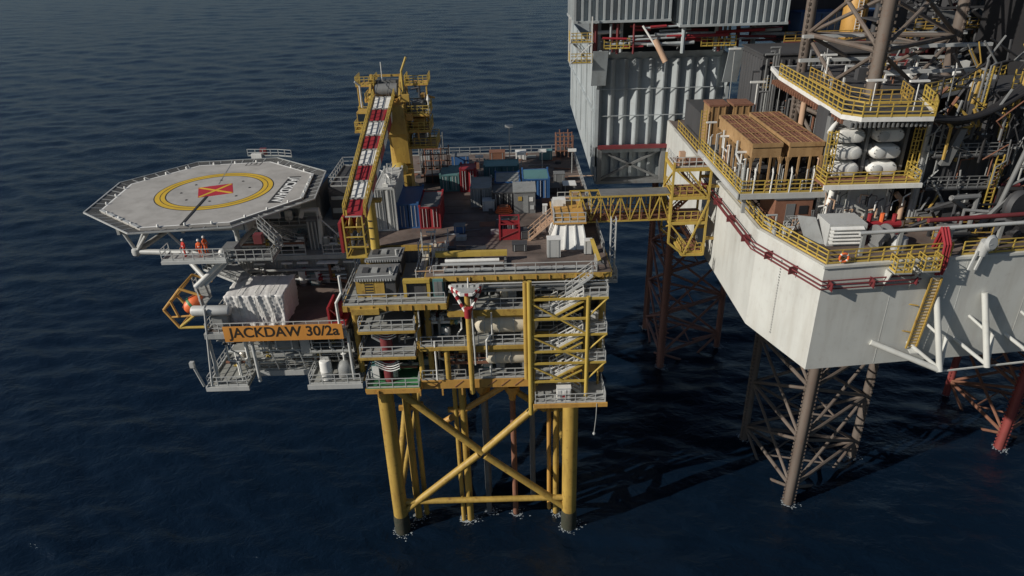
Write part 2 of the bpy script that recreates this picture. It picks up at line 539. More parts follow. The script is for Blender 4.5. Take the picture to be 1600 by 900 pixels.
add_deck('cellar_deck', -15.2, -9.7, 59.6, 102, 23.4, 'green', edge='orange', eh=.5)
prail([(-15.1, 66, 23.4), (-15.1, 59.65, 23.4), (-9.8, 59.65, 23.4), (-9.8, 61.5, 23.4)], 'galvl', gap=1.2)
prail([(-9.5, 60.65, 23.6), (-5.0, 60.65, 23.6)], 'galv', gap=1.2)
prail([(-3.6, 60.65, 23.6), (1.3, 60.65, 23.6)], 'galvl', gap=1.2)
add_deck('cellar_deck', 1.5, 9.4, 62.8, 102, 23.6, 'deckg', edge='orange', eh=.9)
add_deck('lower_deck', 1.5, 9.4, 62.8, 72, 27.8, 'deckg', eh=.36)
add_deck('middle_deck', 1.5, 9.4, 62.8, 72, 31.9, 'deckg', eh=.5)
for z in LV:
    prail([(1.6, 62.85, z), (9.3, 62.85, z), (9.3, 70, z)], 'galv', gap=1.3)
# diagonal web plates on the big cellar beam
for x in (-8.5, -6.2, -2.8, -1.4, 0.0):
    MB().bar((x, 60.46, 22.7), (x + .9, 60.46, 23.45), .06, .06).build('web_stiffener', 'rust', PF)
for x in (-14, -9.7, -7.4, -5.4):
    MB().box(x - .06, x + .1, 59.3, 59.48, 22.5, 23.2).build('beam_bracket', 'orange', PF)
for x in [-16 + 1.25 * k for k in range(8)]:
    MB().box(x - .03, x + .03, 59.78, 59.88, 32.25, 32.8).build('web_stiffener', 'orange', PF)
for x in [-8 + 1.3 * k for k in range(14)]:
    MB().box(x - .03, x + .03, 61.38, 61.48, 34.42, 34.9).build('web_stiffener', 'orange', PF)
for k, (y, z) in enumerate(((61.3, 34.2), (61.0, 34.05), (61.2, 33.8))):
    MB().tube((-5.9, y, z), (9.4, y, z), .07 + .03 * (k == 1), 8).build('pipe', ('galvl', 'mid', 'galv')[k], PF, True)
MB().box(-6.2, 9.5, 60.9, 61.3, 33.5, 33.62).build('cable_tray', 'mid', PF)
# columns and deep beams ---------------------------------------------------------
for x, y, z0, z1, wdt in ((-4.35, 59.9, 22.3, 34.0, .27), (-6.8, 60.7, 23.7, 27.2, .3), (1.25, 60.2, 23.7, 34.8, .24), (-9.5, 60.9, 23.7, 31.6, .26), (-15.9, 62, 22.9, 32.0, .3), (9.2, 63.3, 22.9, 34.3, .36), (-8.6, 62.0, 23.6, 34.4, .3)):
    MB().tube((x, y, z0), (x, y, z1), wdt, 14).build('column', 'yellow', PF, True)
for x0, x1, y, z, h in ((-4.0, 1.4, 60.75, 31.0, .5), (-4.0, 1.4, 61.9, 34.0, .7), (2.2, 8.2, 62.6, 33.9, .6), (-5.6, 1.3, 60.9, 26.9, .5)):
    MB().box(x0, x1, y - .12, y + .12, z - h / 2, z + h / 2).build('deck_beam', 'yellow', PF)
for x, y, z0, z1 in ((-15.9, 69.2, 23, 34), (-6.6, 69.2, 23, 34), (1.2, 69.2, 23, 34), (9.0, 72, 23, 34), (9.0, 85, 23, 34), (9.0, 101, 23, 34), (-15.9, 85, 23, 34), (-15.9, 101, 23, 34)):
    MB().box(x - .3, x + .3, y - .3, y + .3, z0, z1).build('column', 'yellow', PF)
# inner bulkheads
MB().corr((-16, 70.5), (9.2, 70.5), 23.6, 31.6, .5, .1).build('bulkhead', 'mid', PF)
MB().corr((-16, 69.58), (-8.4, 69.58), 32.9, 34.2, .5, .06).build('bulkhead', 'mid', PF)
MB().box(-15.9, 9.0, 71, 101, 31.0, 31.2).build('ceiling_plate', 'dark', PF)
MB().corr((9.0, 63.4), (9.0, 102), 24, 34.1, .6, .1).build('bulkhead', 'mid', PF)

# pipes, valves, cabinets bolted to the open decks --------------------------------
rng = random.Random(11)
def pipe(pts, r, mat, parent=None):
    return MB().path(pts, r, 8).build('pipe', mat, parent or PF, True)
mats = ['galvl', 'galv', 'grey', 'lagging', 'white', 'mid', 'rust', 'galvl']
def clutter(x0, x1, y0, y1, z, h, n):
    for i in range(n):
        x = rng.uniform(x0, x1); y = rng.uniform(y0, y1); k = rng.random()
        if k < .34:
            r = rng.uniform(.06, .16)
            xe = min(max(x + rng.choice((-1, 1)) * rng.uniform(.6, 2.2), x0), x1)
            pipe([(x, y, z), (x, y, z + rng.uniform(.5, h * .6)), (xe, y, z + rng.uniform(.6, h * .7)), (xe, y + .02, z + h - .4)], r, rng.choice(mats))
        elif k < .52:
            w2 = rng.uniform(.25, .6); hh = rng.uniform(.7, 1.8)
            c = MB().box(x - w2, x + w2, y - .35, y + .35, z, z + hh).build('cabinet', rng.choice(['galvl', 'grey', 'white', 'mid', 'teal']), PF)
            MB().box(x - w2 + .06, x + w2 - .06, y - .38, y - .35, z + .15, z + hh - .1).build('cabinet_door', rng.choice(['galv', 'grey', 'white']), c)
        elif k < .68:
            zz = z + rng.uniform(.5, h - .8); r = rng.uniform(.08, .2)
            pipe([(x0 + .1, y, zz), (x1 - .1, y, zz)], r, rng.choice(mats))
            for j in range(2):
                xx = rng.uniform(x0 + .4, x1 - .4)
                MB().lathe([(r * 1.05, -.25), (r * 1.9, -.2), (r * 1.9, -.1), (r * 1.4, 0), (r * 1.9, .1), (r * 1.9, .2), (r * 1.05, .25)], (xx, y, zz), (1, 0, 0), 10).tube((xx, y, zz), (xx, y, zz + .55), .05, 6).lathe([(.25, 0), (.25, .05)], (xx, y, zz + .5), n=10).build('valve', rng.choice(['red', 'teal', 'galvl', 'yellow2', 'mid']), PF, True)
        elif k < .82:
            r = rng.uniform(.25, .5)
            v = MB().vessel((x, y, z + .25), (x, y, z + rng.uniform(1.2, min(2.4, h - .4))), r, 12).build('bottle_vessel', rng.choice(['white', 'lagging', 'cream', 'galvl', 'grey']), PF, True)
            MB().tube((x, y, z), (x, y, z + .4), r * .8, 10).build('vessel_skirt', 'mid', v)
        else:
            zz = z + h - rng.uniform(.5, .9)
            MB().box(x0 + .05, x1 - .05, y - .22, y + .22, zz, zz + .1).build('cable_tray', rng.choice(['galv', 'mid']), PF)
        if i % 4 == 0:
            MB().box(x - .3, x + .3, y0 - .1, y0 + .02, z + h - .55, z + h - .45).build('light_fitting', 'white', PF)
for (x0, x1, y0, y1, z, h, n) in (
        (-9.2, -5.2, 61.5, 66, 23.6, 4.0, 16), (-3.6, 1.0, 61.6, 66, 23.6, 4.0, 10), (-15, -10, 61.0, 66, 23.5, 3.2, 12),
        (-9.0, -5.2, 61.5, 66, 27.8, 4.6, 16), (-3.6, 1.0, 63.2, 67, 27.8, 3.6, 6), (-15, -10, 61, 66, 27.3, 2.6, 8), (-15, -10, 61, 66, 30.3, 2.0, 6),
        (-3.4, 1.0, 61.5, 66, 31.95, 2.6, 10), (2.0, 8.8, 63.8, 69, 23.6, 3.8, 14), (2.0, 8.8, 63.8, 69, 27.8, 3.8, 14), (2.0, 8.8, 63.8, 69, 31.95, 2.5, 12),
        (-6.1, -4.8, 61.0, 66, 31.95, 2.6, 4)):
    clutter(x0, x1, y0, y1, z, h, int(n * 1.6))
# clean white drops in front of the decks
pipe([(-2.1, 60.2, 31.6), (-2.1, 60.2, 29.2), (-2.7, 60.2, 28.4), (-2.7, 60.2, 26.4)], .09, 'white')
pipe([(-7.9, 60.3, 28.4), (-7.9, 60.25, 23.8)], .1, 'white')
pipe([(-3.95, 59.5, 33.5), (-3.85, 59.5, 26.0)], .09, 'galvl')
pipe([(-9.2, 60.2, 32.2), (-9.2, 60.2, 30.3), (-9.6, 60.2, 29.6), (-9.6, 60.2, 28.6)], .08, 'galvl')
pipe([(-16.3, 59.8, 36.2), (-16.3, 59.8, 34.4), (-17.0, 60.0, 33.2), (-17.0, 60.0, 30.2)], .14, 'white')
# red fire pumps on the balconies with silver hose loops
for z in (23.4, 27.2):
    p = MB().tube((-12.9, 61.2, z), (-12.9, 61.2, z + 2.4), .62, 14).build('deluge_cabinet', 'maroon', PF, True)
    MB().lathe([(.75, 0), (.75, .25)], (-12.9, 61.2, z + 2.3), n=14).build('cabinet_cap', 'red', p, True)
    for k in range(4):
        pts = [(-14.2 + 2.6 * t, 60.4 + .3 * math.cos(t * 3), z + 2.9 - k * .28 - .5 * math.sin(math.pi * t)) for t in [q / 8 for q in range(9)]]
        MB().path(pts, .06, 6).build('hose_loop', 'galvl', PF, True)

# large vessels on the open decks --------------------------------------------------
def vessel(label, a, b, r, mat, bands=4):
    a = Vector(a); b = Vector(b)
    T = thing('pressure_vessel', label, 'vessel', (a.x, a.y, a.z - r - .5))
    MB().vessel(a, b, r, 22).build('shell', mat, T, True)
    d = b - a
    for k in range(bands):
        p = a + d * ((k + .7) / (bands + .4))
        MB().lathe([(r + .005, -.05), (r + .05, -.04), (r + .05, .04), (r + .005, .05)], p, d, 22).build('band', 'galvl', T, True)
    for q in (.25, .75):
        p = a + d * q
        MB().box(p.x - .2, p.x + .2, p.y - r * .8, p.y + r * .8, p.z - r - .5, p.z - r * .6).build('saddle', 'grey', T)
    p = a + d * .12
    MB().lathe([(.3, 0), (.3, .5), (.45, .5), (.45, .65)], (p.x, p.y - r * .6, p.z + r * .7), (0, -.6, .7), 12).build('manway', mat, T, True)
vessel('large cream lagged separator lying on the deck below the yellow post platform', (-3.9, 61.75, 29.75), (2.6, 61.75, 29.75), 1.2, 'cream')
vessel('rust streaked cream vessel lying on the lowest process deck', (-3.0, 61.9, 25.6), (2.4, 61.9, 25.6), .9, 'cream', 3)
MB().rail([(-7.0, 61.3, 25.1), (-2.6, 61.3, 25.1)], mids=(.5,), gap=1.0).bar((-7.0, 61.3, 25.1), (-2.6, 61.3, 25.1), .2, .2).build('pipe_rack', 'rust', PF)

# red and white laydown platform on the yellow post -----------------------------------
def make_post_platform():
    T = thing('laydown_platform', 'small triangular platform with red and white striped edges on a yellow post', 'platform', (-4.3, 59.4, 32.2))
    back = 60.9; z = 34.4
    tri = [(-6.0, back), (-2.9, back), (-3.8, 59.0), (-4.8, 59.0)]
    MB().prism(tri, z - .1, z).build('deck_plate', 'galv', T)
    for a, b in (((-6.05, back, z - .15), (-4.55, 58.95, z - 1.9)), ((-2.85, back, z - .15), (-4.05, 58.95, z - 1.9)), ((-4.9, 58.95, z - .15), (-3.75, 58.95, z - .15)), ((-6.05, back, z - .15), (-4.85, 58.95, z - .15)), ((-2.85, back, z - .15), (-3.75, 58.95, z - .15))):
        a = Vector(a); b = Vector(b)
        k = max(3, int((b - a).length / .42))
        for i in range(k):
            MB().bar(a.lerp(b, i / k), a.lerp(b, (i + 1) / k), .2, .24).build('stripe', 'red' if i % 2 else 'white', T)
    MB().tube((-4.3, 58.95, 31.8), (-4.3, 58.95, 32.8), .34, 12).build('socket', 'red', T, True)
    MB().bar((-4.3, 59.1, 31.9), (-4.35, 59.95, 31.9), .4, .5).build('bracket', 'yellow', T)
    MB().tube((-4.2, 60.2, z), (-4.2, 60.2, z + 1.0), .06, 8).build('lamp_post', 'white', T)
    for i in range(5):
        MB().box(-5.7 + i * .55, -5.35 + i * .55, 60.2, 60.6, z, z + .18).build('padeye', 'galvl', T)
make_post_platform()

# ================================================================ stair tower
def make_stair_tower():
    T = thing('stair_tower', 'yellow braced stair tower with zigzag galvanised flights beside the cream vessels', 'stair tower', (5, 60, 20.7))
    y0, y1 = 59.9, 62.5
    for x, z1, r in ((1.65, 35.0, .24), (7.35, 33.2, .2)):
        MB().tube((x, y0, 19.4 if x < 2 else 21.4), (x, y0, z1), r, 12).build('column', 'yellow2', T, True)
    for x in (2.1, 7.35):
        MB().tube((x, y1, 21.2), (x, y1, 33.0), .16, 8).build('column', 'yellow', T, True)
    MB().tube((2.0, y0 + .2, 20.6), (2.0, y0 + .2, 34.4), .15, 8).build('column', 'yellow', T, True)
    for z in (33.0, 30.8, 28.95, 27.05, 25.65, 23.45):
        MB().bar((1.6, y0, z), (7.35, y0, z), .17, .22).build('cross_beam', 'yellow2', T)
    for za, zb, xa, xb in ((32.6, 29.0, 1.8, 7.3), (28.8, 25.8, 1.8, 7.3), (25.3, 23.5, 1.8, 5.0)):
        MB().tube((xa, y0, za), (xb, y0, zb), .1, 8).build('diagonal', 'yellow2', T, True)
    for z, zb in ((33.0, 31.0), (28.95, 27.1), (25.65, 23.6)):
        MB().bar((7.35, y0, z), (9.3, y0, z), .16, .2).build('cross_beam', 'yellow2', T)
        MB().tube((9.2, y0, z - .05), (7.4, y0, zb), .1, 8).build('diagonal', 'yellow2', T, True)
        l = MB().box(6.5, 9.3, y0 + .1, y1, z - .06, z).build('landing', 'galv', T)
        MB().rail([(7.5, y0 + .12, z), (9.25, y0 + .12, z), (9.25, y1, z)], gap=.9).build('landing_railing', 'galvl', l)
        l = MB().box(1.9, 3.9, y0 + .1, y1, z - 1.95, z - 1.89).build('landing', 'galv', T)
        MB().rail([(3.8, y0 + .15, z - 1.9), (1.95, y0 + .15, z - 1.9), (1.95, y1, z - 1.9)], gap=.9).build('landing_railing', 'galv', l)
    for z in (31.1, 27.05, 23.75):
        up = {31.1: 33.0, 27.05: 28.95, 23.75: 25.65}[z]
        dn = {31.1: 28.95, 27.05: 25.65, 23.75: 21.4}[z]
        MB().stairs((3.7, 61.9, z), (6.9, 61.9, up), .9).build('stair_flight', 'white', T)
        MB().stairs((3.7, 61.1, z), (6.9, 61.1, dn), .9).build('stair_flight', 'galvl', T)
        MB().stairs((3.7, 60.45, z), (6.9, 60.45, up), .6).build('stair_flight', 'white', T)
        MB().bar((3.7, 60.05, z + .1 - .35), (6.9, 60.05, up - .35), .1, .2).build('stair_stringer', 'yellow2', T)
        MB().bar((4.2, 60.05, z + .1 - .7), (6.9, 60.05, up - 1.0), .08, .16).build('stair_stringer', 'yellow2', T)
    MB().stairs((5.2, 61.2, 33.0), (7.8, 61.2, 35.0), .9).build('stair_flight', 'galvl', T)
    # bottom landing with yellow edge
    d = MB().box(2.0, 9.4, 59.2, 63, 21.0, 21.15).build('landing', 'galv', T)
    MB().box(1.9, 9.5, 59.0, 59.2, 20.75, 21.2).build('edge_beam', 'orange', d)
    MB().rail([(2.1, 63, 21.15), (2.1, 59.3, 21.15), (9.3, 59.3, 21.15), (9.3, 63, 21.15)], gap=1.0).build('landing_railing', 'galvl', d)
    for x in (2.4, 8.9):
        MB().tube((x, 62.6, 21.0), (x, 62.6, 23.6), .14, 8).build('hanger', 'yellow', T, True)
make_stair_tower()
def liferaft():
    T = thing('white_locker', 'white locker with rust red stains on the lowest landing of the stair tower', 'locker', (5.0, 60, 21.15))
    MB().box(4.35, 5.75, 59.6, 60.8, 21.15, 22.7).build('body', 'white', T)
    MB().box(4.3, 5.8, 59.55, 60.85, 22.7, 22.8).build('lid', 'white', T)
    for x in (4.4, 5.05, 5.3):
        MB().box(x, x + .35, 59.57, 59.6, 21.3, 22.5).build('door', 'tarp', T)
    MB().box(4.9, 5.2, 59.55, 59.6, 21.5, 21.9).build('label_plate', 'red', T)
liferaft()
def buoy_hook():
    T = thing('sling_rope', 'loose grey rope hanging below the lowest stair tower landing', 'rope', (8.4, 59.1, 21))
    MB().path([(8.4, 59.0, 21.2), (8.35, 58.95, 19.4), (8.2, 58.95, 17.4)], .04, 6).build('rope', 'galv', T)
    MB().lathe([(.1, 0), (.16, .15), (.1, .3)], (8.2, 58.95, 17.2), n=8).build('weight', 'galvl', T, True)
buoy_hook()

# ================================================================ utility wing carrying the sign
UW = thing('utility_wing', 'grey steel utility wing with open decks below the helideck', 'building', (-23.5, 66, 23.8))
def wpart(mb, name, mat, smooth=False, parent=None):
    return mb.build(name, mat, parent or UW, smooth)
def wrail(pts, mat='galvl', **k):
    return MB().rail(pts, **k).build('railing', mat, UW)
wpart(MB().box(-30.4, -16.5, 60.2, 71.2, 29.85, 30.0), 'deck', 'deck')
wpart(MB().box(-30.5, -16.4, 60.05, 60.2, 29.5, 30.05), 'edge_beam', 'galv')
wpart(MB().box(-30.55, -30.4, 60.2, 71.2, 29.5, 30.05), 'edge_beam', 'galv')
wpart(MB().prism([(-31.4, 59.8), (-27.2, 59.8), (-27.2, 62.6), (-21.0, 62.6), (-21.0, 59.7), (-15.6, 59.7), (-15.6, 75), (-31.4, 75)], 23.75, 24.0), 'deck', 'deckg')
wpart(MB().box(-31.5, -27.1, 59.65, 59.8, 23.55, 24.02).box(-31.55, -31.4, 59.8, 75, 23.55, 24.02).box(-27.2, -21.0, 62.45, 62.6, 23.4, 24.02).box(-21.1, -15.5, 59.55, 59.7, 23.5, 24.02), 'edge_beam', 'galvl')
wrail([(-30.3, 71, 30), (-30.3, 60.3, 30), (-16.6, 60.3, 30)], gap=1.3)
wrail([(-31.3, 66, 24), (-31.3, 59.9, 24), (-27.3, 59.9, 24), (-27.3, 62.4, 24)], gap=1.0)
wrail([(-20.9, 62.5, 24), (-20.9, 59.8, 24), (-15.7, 59.8, 24)], gap=1.2)
wrail([(-26.8, 62.7, 24), (-21.2, 62.7, 24)], 'galv', gap=1.0)
for x, y in ((-30.3, 60.4), (-26.2, 60.6), (-16.5, 60.6), (-30.2, 70.5), (-21.0, 63.2)):
    wpart(MB().tube((x, y, 24), (x, y, 29.6), .17, 10), 'column', 'galvl', True)
wpart(MB().tube((-30.9, 59.9, 24.1), (-29.9, 60.3, 32.8), .13, 8), 'column', 'galvl', True)
wpart(MB().corr((-31, 68.6), (-16, 68.6), 24, 29.6, .4, .08), 'bulkhead', 'galv')
wpart(MB().corr((-30.2, 71.0), (-17.2, 71.0), 30, 33.4, .3, .06), 'ribbed_wall', 'galv')
wpart(MB().corr((-30.2, 80), (-30.2, 71.0), 30, 33.4, .3, .06), 'ribbed_wall', 'galv')
wpart(MB().box(-30.5, -17.0, 70.4, 84, 33.4, 33.7), 'roof_deck', 'deckg')
wpart(MB().box(-30.6, -16.9, 70.25, 70.4, 33.25, 33.75), 'edge_beam', 'galv')
# door, signs and lamps on the ribbed wall
dd = wpart(MB().box(-20.7, -19.3, 70.7, 70.95, 30.1, 32.8), 'door_frame', 'galvl')
wpart(MB().box(-20.3, -19.5, 70.62, 70.72, 30.2, 32.5), 'doorway', 'black', parent=dd)
wpart(MB().box(-21.2, -18.9, 69.7, 70.6, 32.9, 33.0), 'door_canopy', 'white')
for x in (-28.2, -25.2, -23.5, -18.4):
    wpart(MB().box(x, x + 1.2, 70.2, 70.5, 32.75, 32.95), 'strip_light', 'white')
# upper walkway, second storey, cabins
wrail([(-27.6, 70.5, 33.7), (-22.4, 70.5, 33.7)], gap=1.2)
wrail([(-20.5, 70.5, 33.7), (-17.2, 70.5, 33.7), (-17.2, 76, 33.7)], gap=1.2)
wpart(MB().corr((-29.4, 74.4), (-17.4, 74.4), 33.7, 35.4, .3, .05), 'ribbed_wall', 'galv')
wpart(MB().box(-29.6, -17.2, 74.2, 84, 35.4, 35.6), 'roof_deck', 'deckg')
wrail([(-29.4, 74.3, 35.6), (-22.6, 74.3, 35.6)], 'galv', gap=1.2)
c = wpart(MB().box(-24.6, -21.6, 76, 81, 35.6, 39.2), 'cabin', 'mid')
wpart(MB().box(-24.7, -21.5, 75.9, 81.1, 39.2, 39.35), 'cabin_roof', 'blue', parent=c)
wpart(MB().box(-24.2, -22.0, 75.9, 76.0, 36.0, 38.6), 'cabin_panel', 'grey', parent=c)
c = wpart(MB().box(-20.4, -17.4, 76, 84, 35.6, 39.5), 'plant_room', 'dark')
wpart(MB().rail([(-20.2, 76.1, 39.5), (-17.5, 76.1, 39.5), (-17.5, 83.9, 39.5), (-20.2, 83.9, 39.5), (-20.2, 76.1, 39.5)], gap=1.2), 'roof_railing', 'galv', parent=c)
wpart(MB().box(-20.2, -17.6, 75.94, 76.0, 36.4, 37.0).box(-20.2, -17.6, 75.94, 76, 38.0, 38.4), 'louvre', 'galv', parent=c)
# exhaust duct: upright trunk with an elbow at the top
du = wpart(MB().box(-22.3, -20.7, 72.0, 73.0, 31.6, 37.2), 'duct', 'mid')
for x in (-22.1, -21.7, -21.3, -20.9):
    wpart(MB().tube((x, 71.9, 31.4), (x, 71.9, 37.0), .09, 6), 'duct_pipe', 'galv', True, du)
wpart(MB().path([(-20.9, 71.8, 34.5), (-20.7, 71.8, 37.6), (-20.8, 71.8, 38.4), (-22.4, 71.8, 38.4), (-22.7, 71.8, 37.6)], .26, 10), 'duct_elbow', 'galvl', True, du)
wpart(MB().tube((-20.6, 71.8, 37.3), (-17.4, 71.4, 33.9), .08, 6), 'duct_stay', 'galvl', True, du)
# access stair from the roof deck up to the helideck
wpart(MB().stairs((-22.9, 73.2, 33.7), (-27.6, 70.0, 37.6), 1.0, (0.56, -0.83, 0)), 'stair_flight', 'galv')
wpart(MB().tube((-17.1, 70.2, 31.0), (-17.1, 70.2, 36.6), .13, 8), 'post', 'galvl', True)
# slanting pipe bundle under the helideck
for k in range(3):
    wpart(MB().tube((-28.4 + k * .35, 63.5 + k * .2, 36.5), (-31.0 + k * .4, 61.8 + k * .2, 34.4), .26 if k == 0 else .16, 10), 'slanted_pipe', 'white' if k == 0 else 'galvl', True)
# walkway round the south west corner
wpart(MB().prism([(-33.0, 65.5), (-30.4, 60.9), (-30.4, 63.5), (-32.2, 67.2), (-33.0, 67.2)], 32.5, 32.6), 'walkway', 'galv')
wrail([(-33.0, 67.2, 32.6), (-33.0, 65.5, 32.6), (-31.6, 63.0, 32.6), (-30.4, 60.9, 32.6)], gap=.9)
wpart(MB().prism([(-32.8, 68), (-28, 64.5), (-27, 66), (-30.5, 70.4), (-32.8, 70.4)], 33.3, 33.4), 'walkway', 'galv')
wrail([(-32.8, 70.4, 33.4), (-32.8, 68, 33.4), (-28, 64.5, 33.4)], gap=1.0)
wpart(MB().box(-29.8, -28.2, 60.9, 63.5, 30, 31.6), 'pipe_stand', 'grey')
wpart(MB().vessel((-31.6, 60.9, 32.3), (-27.6, 60.9, 32.25), .52, 18).lathe([(.6, 0), (.6, .15)], (-30.2, 60.9, 32.28), (1, 0, 0), 18), 'header_pipe', 'galvl', True)
# things under the deck
rng = random.Random(5)
def wclutter(x0, x1, y0, y1, z, h, n):
    global PF
    keep = PF
    PF = UW
    clutter(x0, x1, y0, y1, z, h, n)
    PF = keep
wpart(MB().box(-26.6, -16.2, 63.0, 68.5, 26.9, 27.0), 'deck', 'deckg')
wpart(MB().box(-26.6, -16.2, 62.85, 63.0, 26.7, 27.05), 'edge_beam', 'galvl')
wrail([(-26.5, 63.05, 27.0), (-21.3, 63.05, 27.0)], gap=1.1)
wrail([(-20.7, 61.2, 27.0), (-16.3, 61.2, 27.0)], gap=1.1)
wpart(MB().box(-20.8, -16.2, 61.1, 63.0, 26.9, 27.0), 'deck', 'deckg')
for z_, y_, r_, m_ in ((29.2, 60.7, .12, 'galvl'), (28.8, 60.9, .09, 'galv'), (28.9, 61.4, .16, 'white'), (26.4, 62.7, .12, 'galvl'), (25.4, 62.8, .09, 'galv'), (24.8, 62.9, .12, 'lagging')):
    wpart(MB().tube((-29.8, y_, z_), (-16.6, y_, z_), r_, 8), 'pipe', m_, True)
for x_ in (-28.6, -25.2, -24.0, -22.4, -20.4, -18.6, -17.2):
    wpart(MB().path([(x_, 61.0, 29.4), (x_, 61.0, 27.6), (x_ + .5, 61.3, 27.0), (x_ + .5, 62.4, 24.2)], .07, 6), 'pipe', 'galvl', True)
wclutter(-26.2, -16.6, 63.4, 67, 27.0, 2.6, 22)
wclutter(-29.6, -27.5, 60.8, 66, 24.0, 5.0, 14)
wclutter(-26.4, -16.4, 63.2, 66, 24.0, 2.6, 18)
wclutter(-26.4, -21.4, 64.4, 67.6, 24.0, 5.2, 14)
wclutter(-20.2, -16.2, 61.4, 67, 24.0, 5.2, 12)
wclutter(-29.6, -22.6, 71.2, 73.8, 33.7, 1.9, 16)
wclutter(-29.0, -25.0, 75, 82, 35.6, 2.6, 14)
wclutter(-20.3, -17.4, 71.2, 73.8, 33.7, 2.2, 10)
wclutter(-29.0, -18.2, 69.8, 70.8, 30.0, 3.0, 12)
wpart(MB().tube((-25.0, 61.9, 27.0), (-25.0, 61.9, 28.9), .2, 8).tube((-24.4, 62.5, 27.6), (-22.0, 62.5, 27.5), .75, 14), 'air_receiver', 'grey', True)
wpart(MB().box(-21.9, -20.9, 61.9, 63.1, 26.4, 28.4), 'cabinet', 'galvl')
wpart(MB().box(-24.8, -20.8, 61.9, 63.3, 26.1, 26.35), 'skid_base', 'galv')
wpart(MB().path([(-31.6, 59.7, 24.2), (-32.2, 59.6, 27.0)], .13, 8).box(-32.4, -32.0, 59.4, 59.8, 26.6, 27.2), 'davit', 'galvl', True)
def drum():
    T = thing('white_drum', 'upright white storage drum on the low balcony right of the sign', 'drum', (-19.3, 60.6, 24))
    MB().lathe([(.55, 0), (.6, .05), (.6, 1.0), (.63, 1.05), (.6, 1.1), (.6, 2.1), (.5, 2.25), (.1, 2.3)], (-19.3, 60.8, 24), n=18).build('shell', 'white', T, True)
    MB().rail([(-19.7, 60.8, 26.2), (-18.9, 60.8, 26.2)], h=.4, gap=.4, toe=False).build('lifting_lug', 'galvl', T)
    T = thing('dome_tank', 'pale domed tank with valve beside the white drum', 'tank', (-17.4, 61, 24))
    MB().lathe([(.8, 0), (.85, .1), (.85, 1.2), (.7, 1.6), (.4, 1.85), (.1, 1.95)], (-17.4, 61.2, 24), n=18).build('shell', 'grey', T, True)
    MB().tube((-17.4, 61.2, 25.9), (-17.4, 61.2, 27.0), .12, 8).lathe([(.3, 0), (.3, .08)], (-17.4, 61.2, 26.7), n=10).build('valve', 'white', T, True)
drum()
# the name board
def sign():
    T = thing('name_sign', 'orange board reading JACKDAW 30/2a in black letters on the front railing', 'sign', (-22.6, 60.0, 29.3))
    MB().box(-28.45, -16.75, 59.86, 59.94, 29.25, 30.95).build('board', 'signo', T)
    text_mesh('lettering', 'JACKDAW 30/2a', 'signk', T, 1.55, (-22.55, 59.85, 30.1), (1, 0, 0), (0, 0, 1), 10.9, 0.028)
    for x in (-27.5, -24.5, -21.0, -17.6):
        MB().box(x - .05, x + .05, 59.94, 60.3, 29.6, 30.7).build('bracket', 'galv', T)
sign()
# white tarpaulin over a cargo stack
def tarp():
    import bmesh
    bm = bmesh.new()
    n = 44
    x0, x1, y0, y1, z0, z1 = -28.4, -22.6, 61.6, 66.2, 30.02, 33.4
    rg = random.Random(3)
    def wob(p, q, s):
        return s * (.6 * math.sin(p * 5.1 + 1.2 * math.sin(q * 1.1)) + .5 * math.sin(p * 11.3 + q * 1.7) + .35 * math.sin(q * 7.7 - p * 4.2))
    grid = {}
    # an inflated box: cube sphere directions clamped to the box, folds by sines
    def P(u, v, w):
        ins = .18 * (1 - w)
        x = x0 + (x1 - x0) * u; y = y0 + (y1 - y0) * v; z = z0 + (z1 - z0) * w
        f = wob(x * 1.2 + y * .6, z * 1.6, .075)
        return (x + (f if u in (0, 1) else 0) - (ins if u == 0 else -ins if u == 1 else 0) * -.6, y + (f * 1.5 if v in (0, 1) else 0), z + (wob(x, y, .025) if w == 1 else 0))
    def face(fn, nu, nv):
        vs = [[bm.verts.new(fn(i / nu, j / nv)) for i in range(nu + 1)] for j in range(nv + 1)]
        for j in range(nv):
            for i in range(nu):
                bm.faces.new((vs[j][i], vs[j][i + 1], vs[j + 1][i + 1], vs[j + 1][i]))
    face(lambda a, b: P(a, 0, b), n, 16)
    face(lambda a, b: P(1, a, b), n, 16)
    face(lambda a, b: P(1 - a, 1, b), n, 16)
    face(lambda a, b: P(0, 1 - a, b), n, 16)
    face(lambda a, b: P(a, b, 1), n, n)
    bmesh.ops.remove_doubles(bm, verts=bm.verts, dist=.06)
    me = bpy.data.meshes.new('wrapped_cargo')
    bm.to_mesh(me); bm.free()
    me.transform(Matrix.Translation((25.5, -63.9, -30)))
    me.polygons.foreach_set('use_smooth', [True] * len(me.polygons))
    me.materials.append(M['tarp'])
    T = thing('wrapped_cargo', 'bulky cargo wrapped in crumpled white tarpaulin behind the orange sign', 'cargo', (-25.5, 63.9, 30))
    o = bpy.data.objects.new('tarpaulin', me); COL.objects.link(o); o.parent = T; ORG[o.name] = V(-25.5, 63.9, 30)
    for x in (-27.0, -25.3, -23.8):
        MB().path([(x, 61.4, 30.1), (x, 61.38, 33.3), (x, 61.7, 33.62), (x, 66.1, 33.62)], .03, 5).build('lashing_rope', 'galv', T)
tarp()
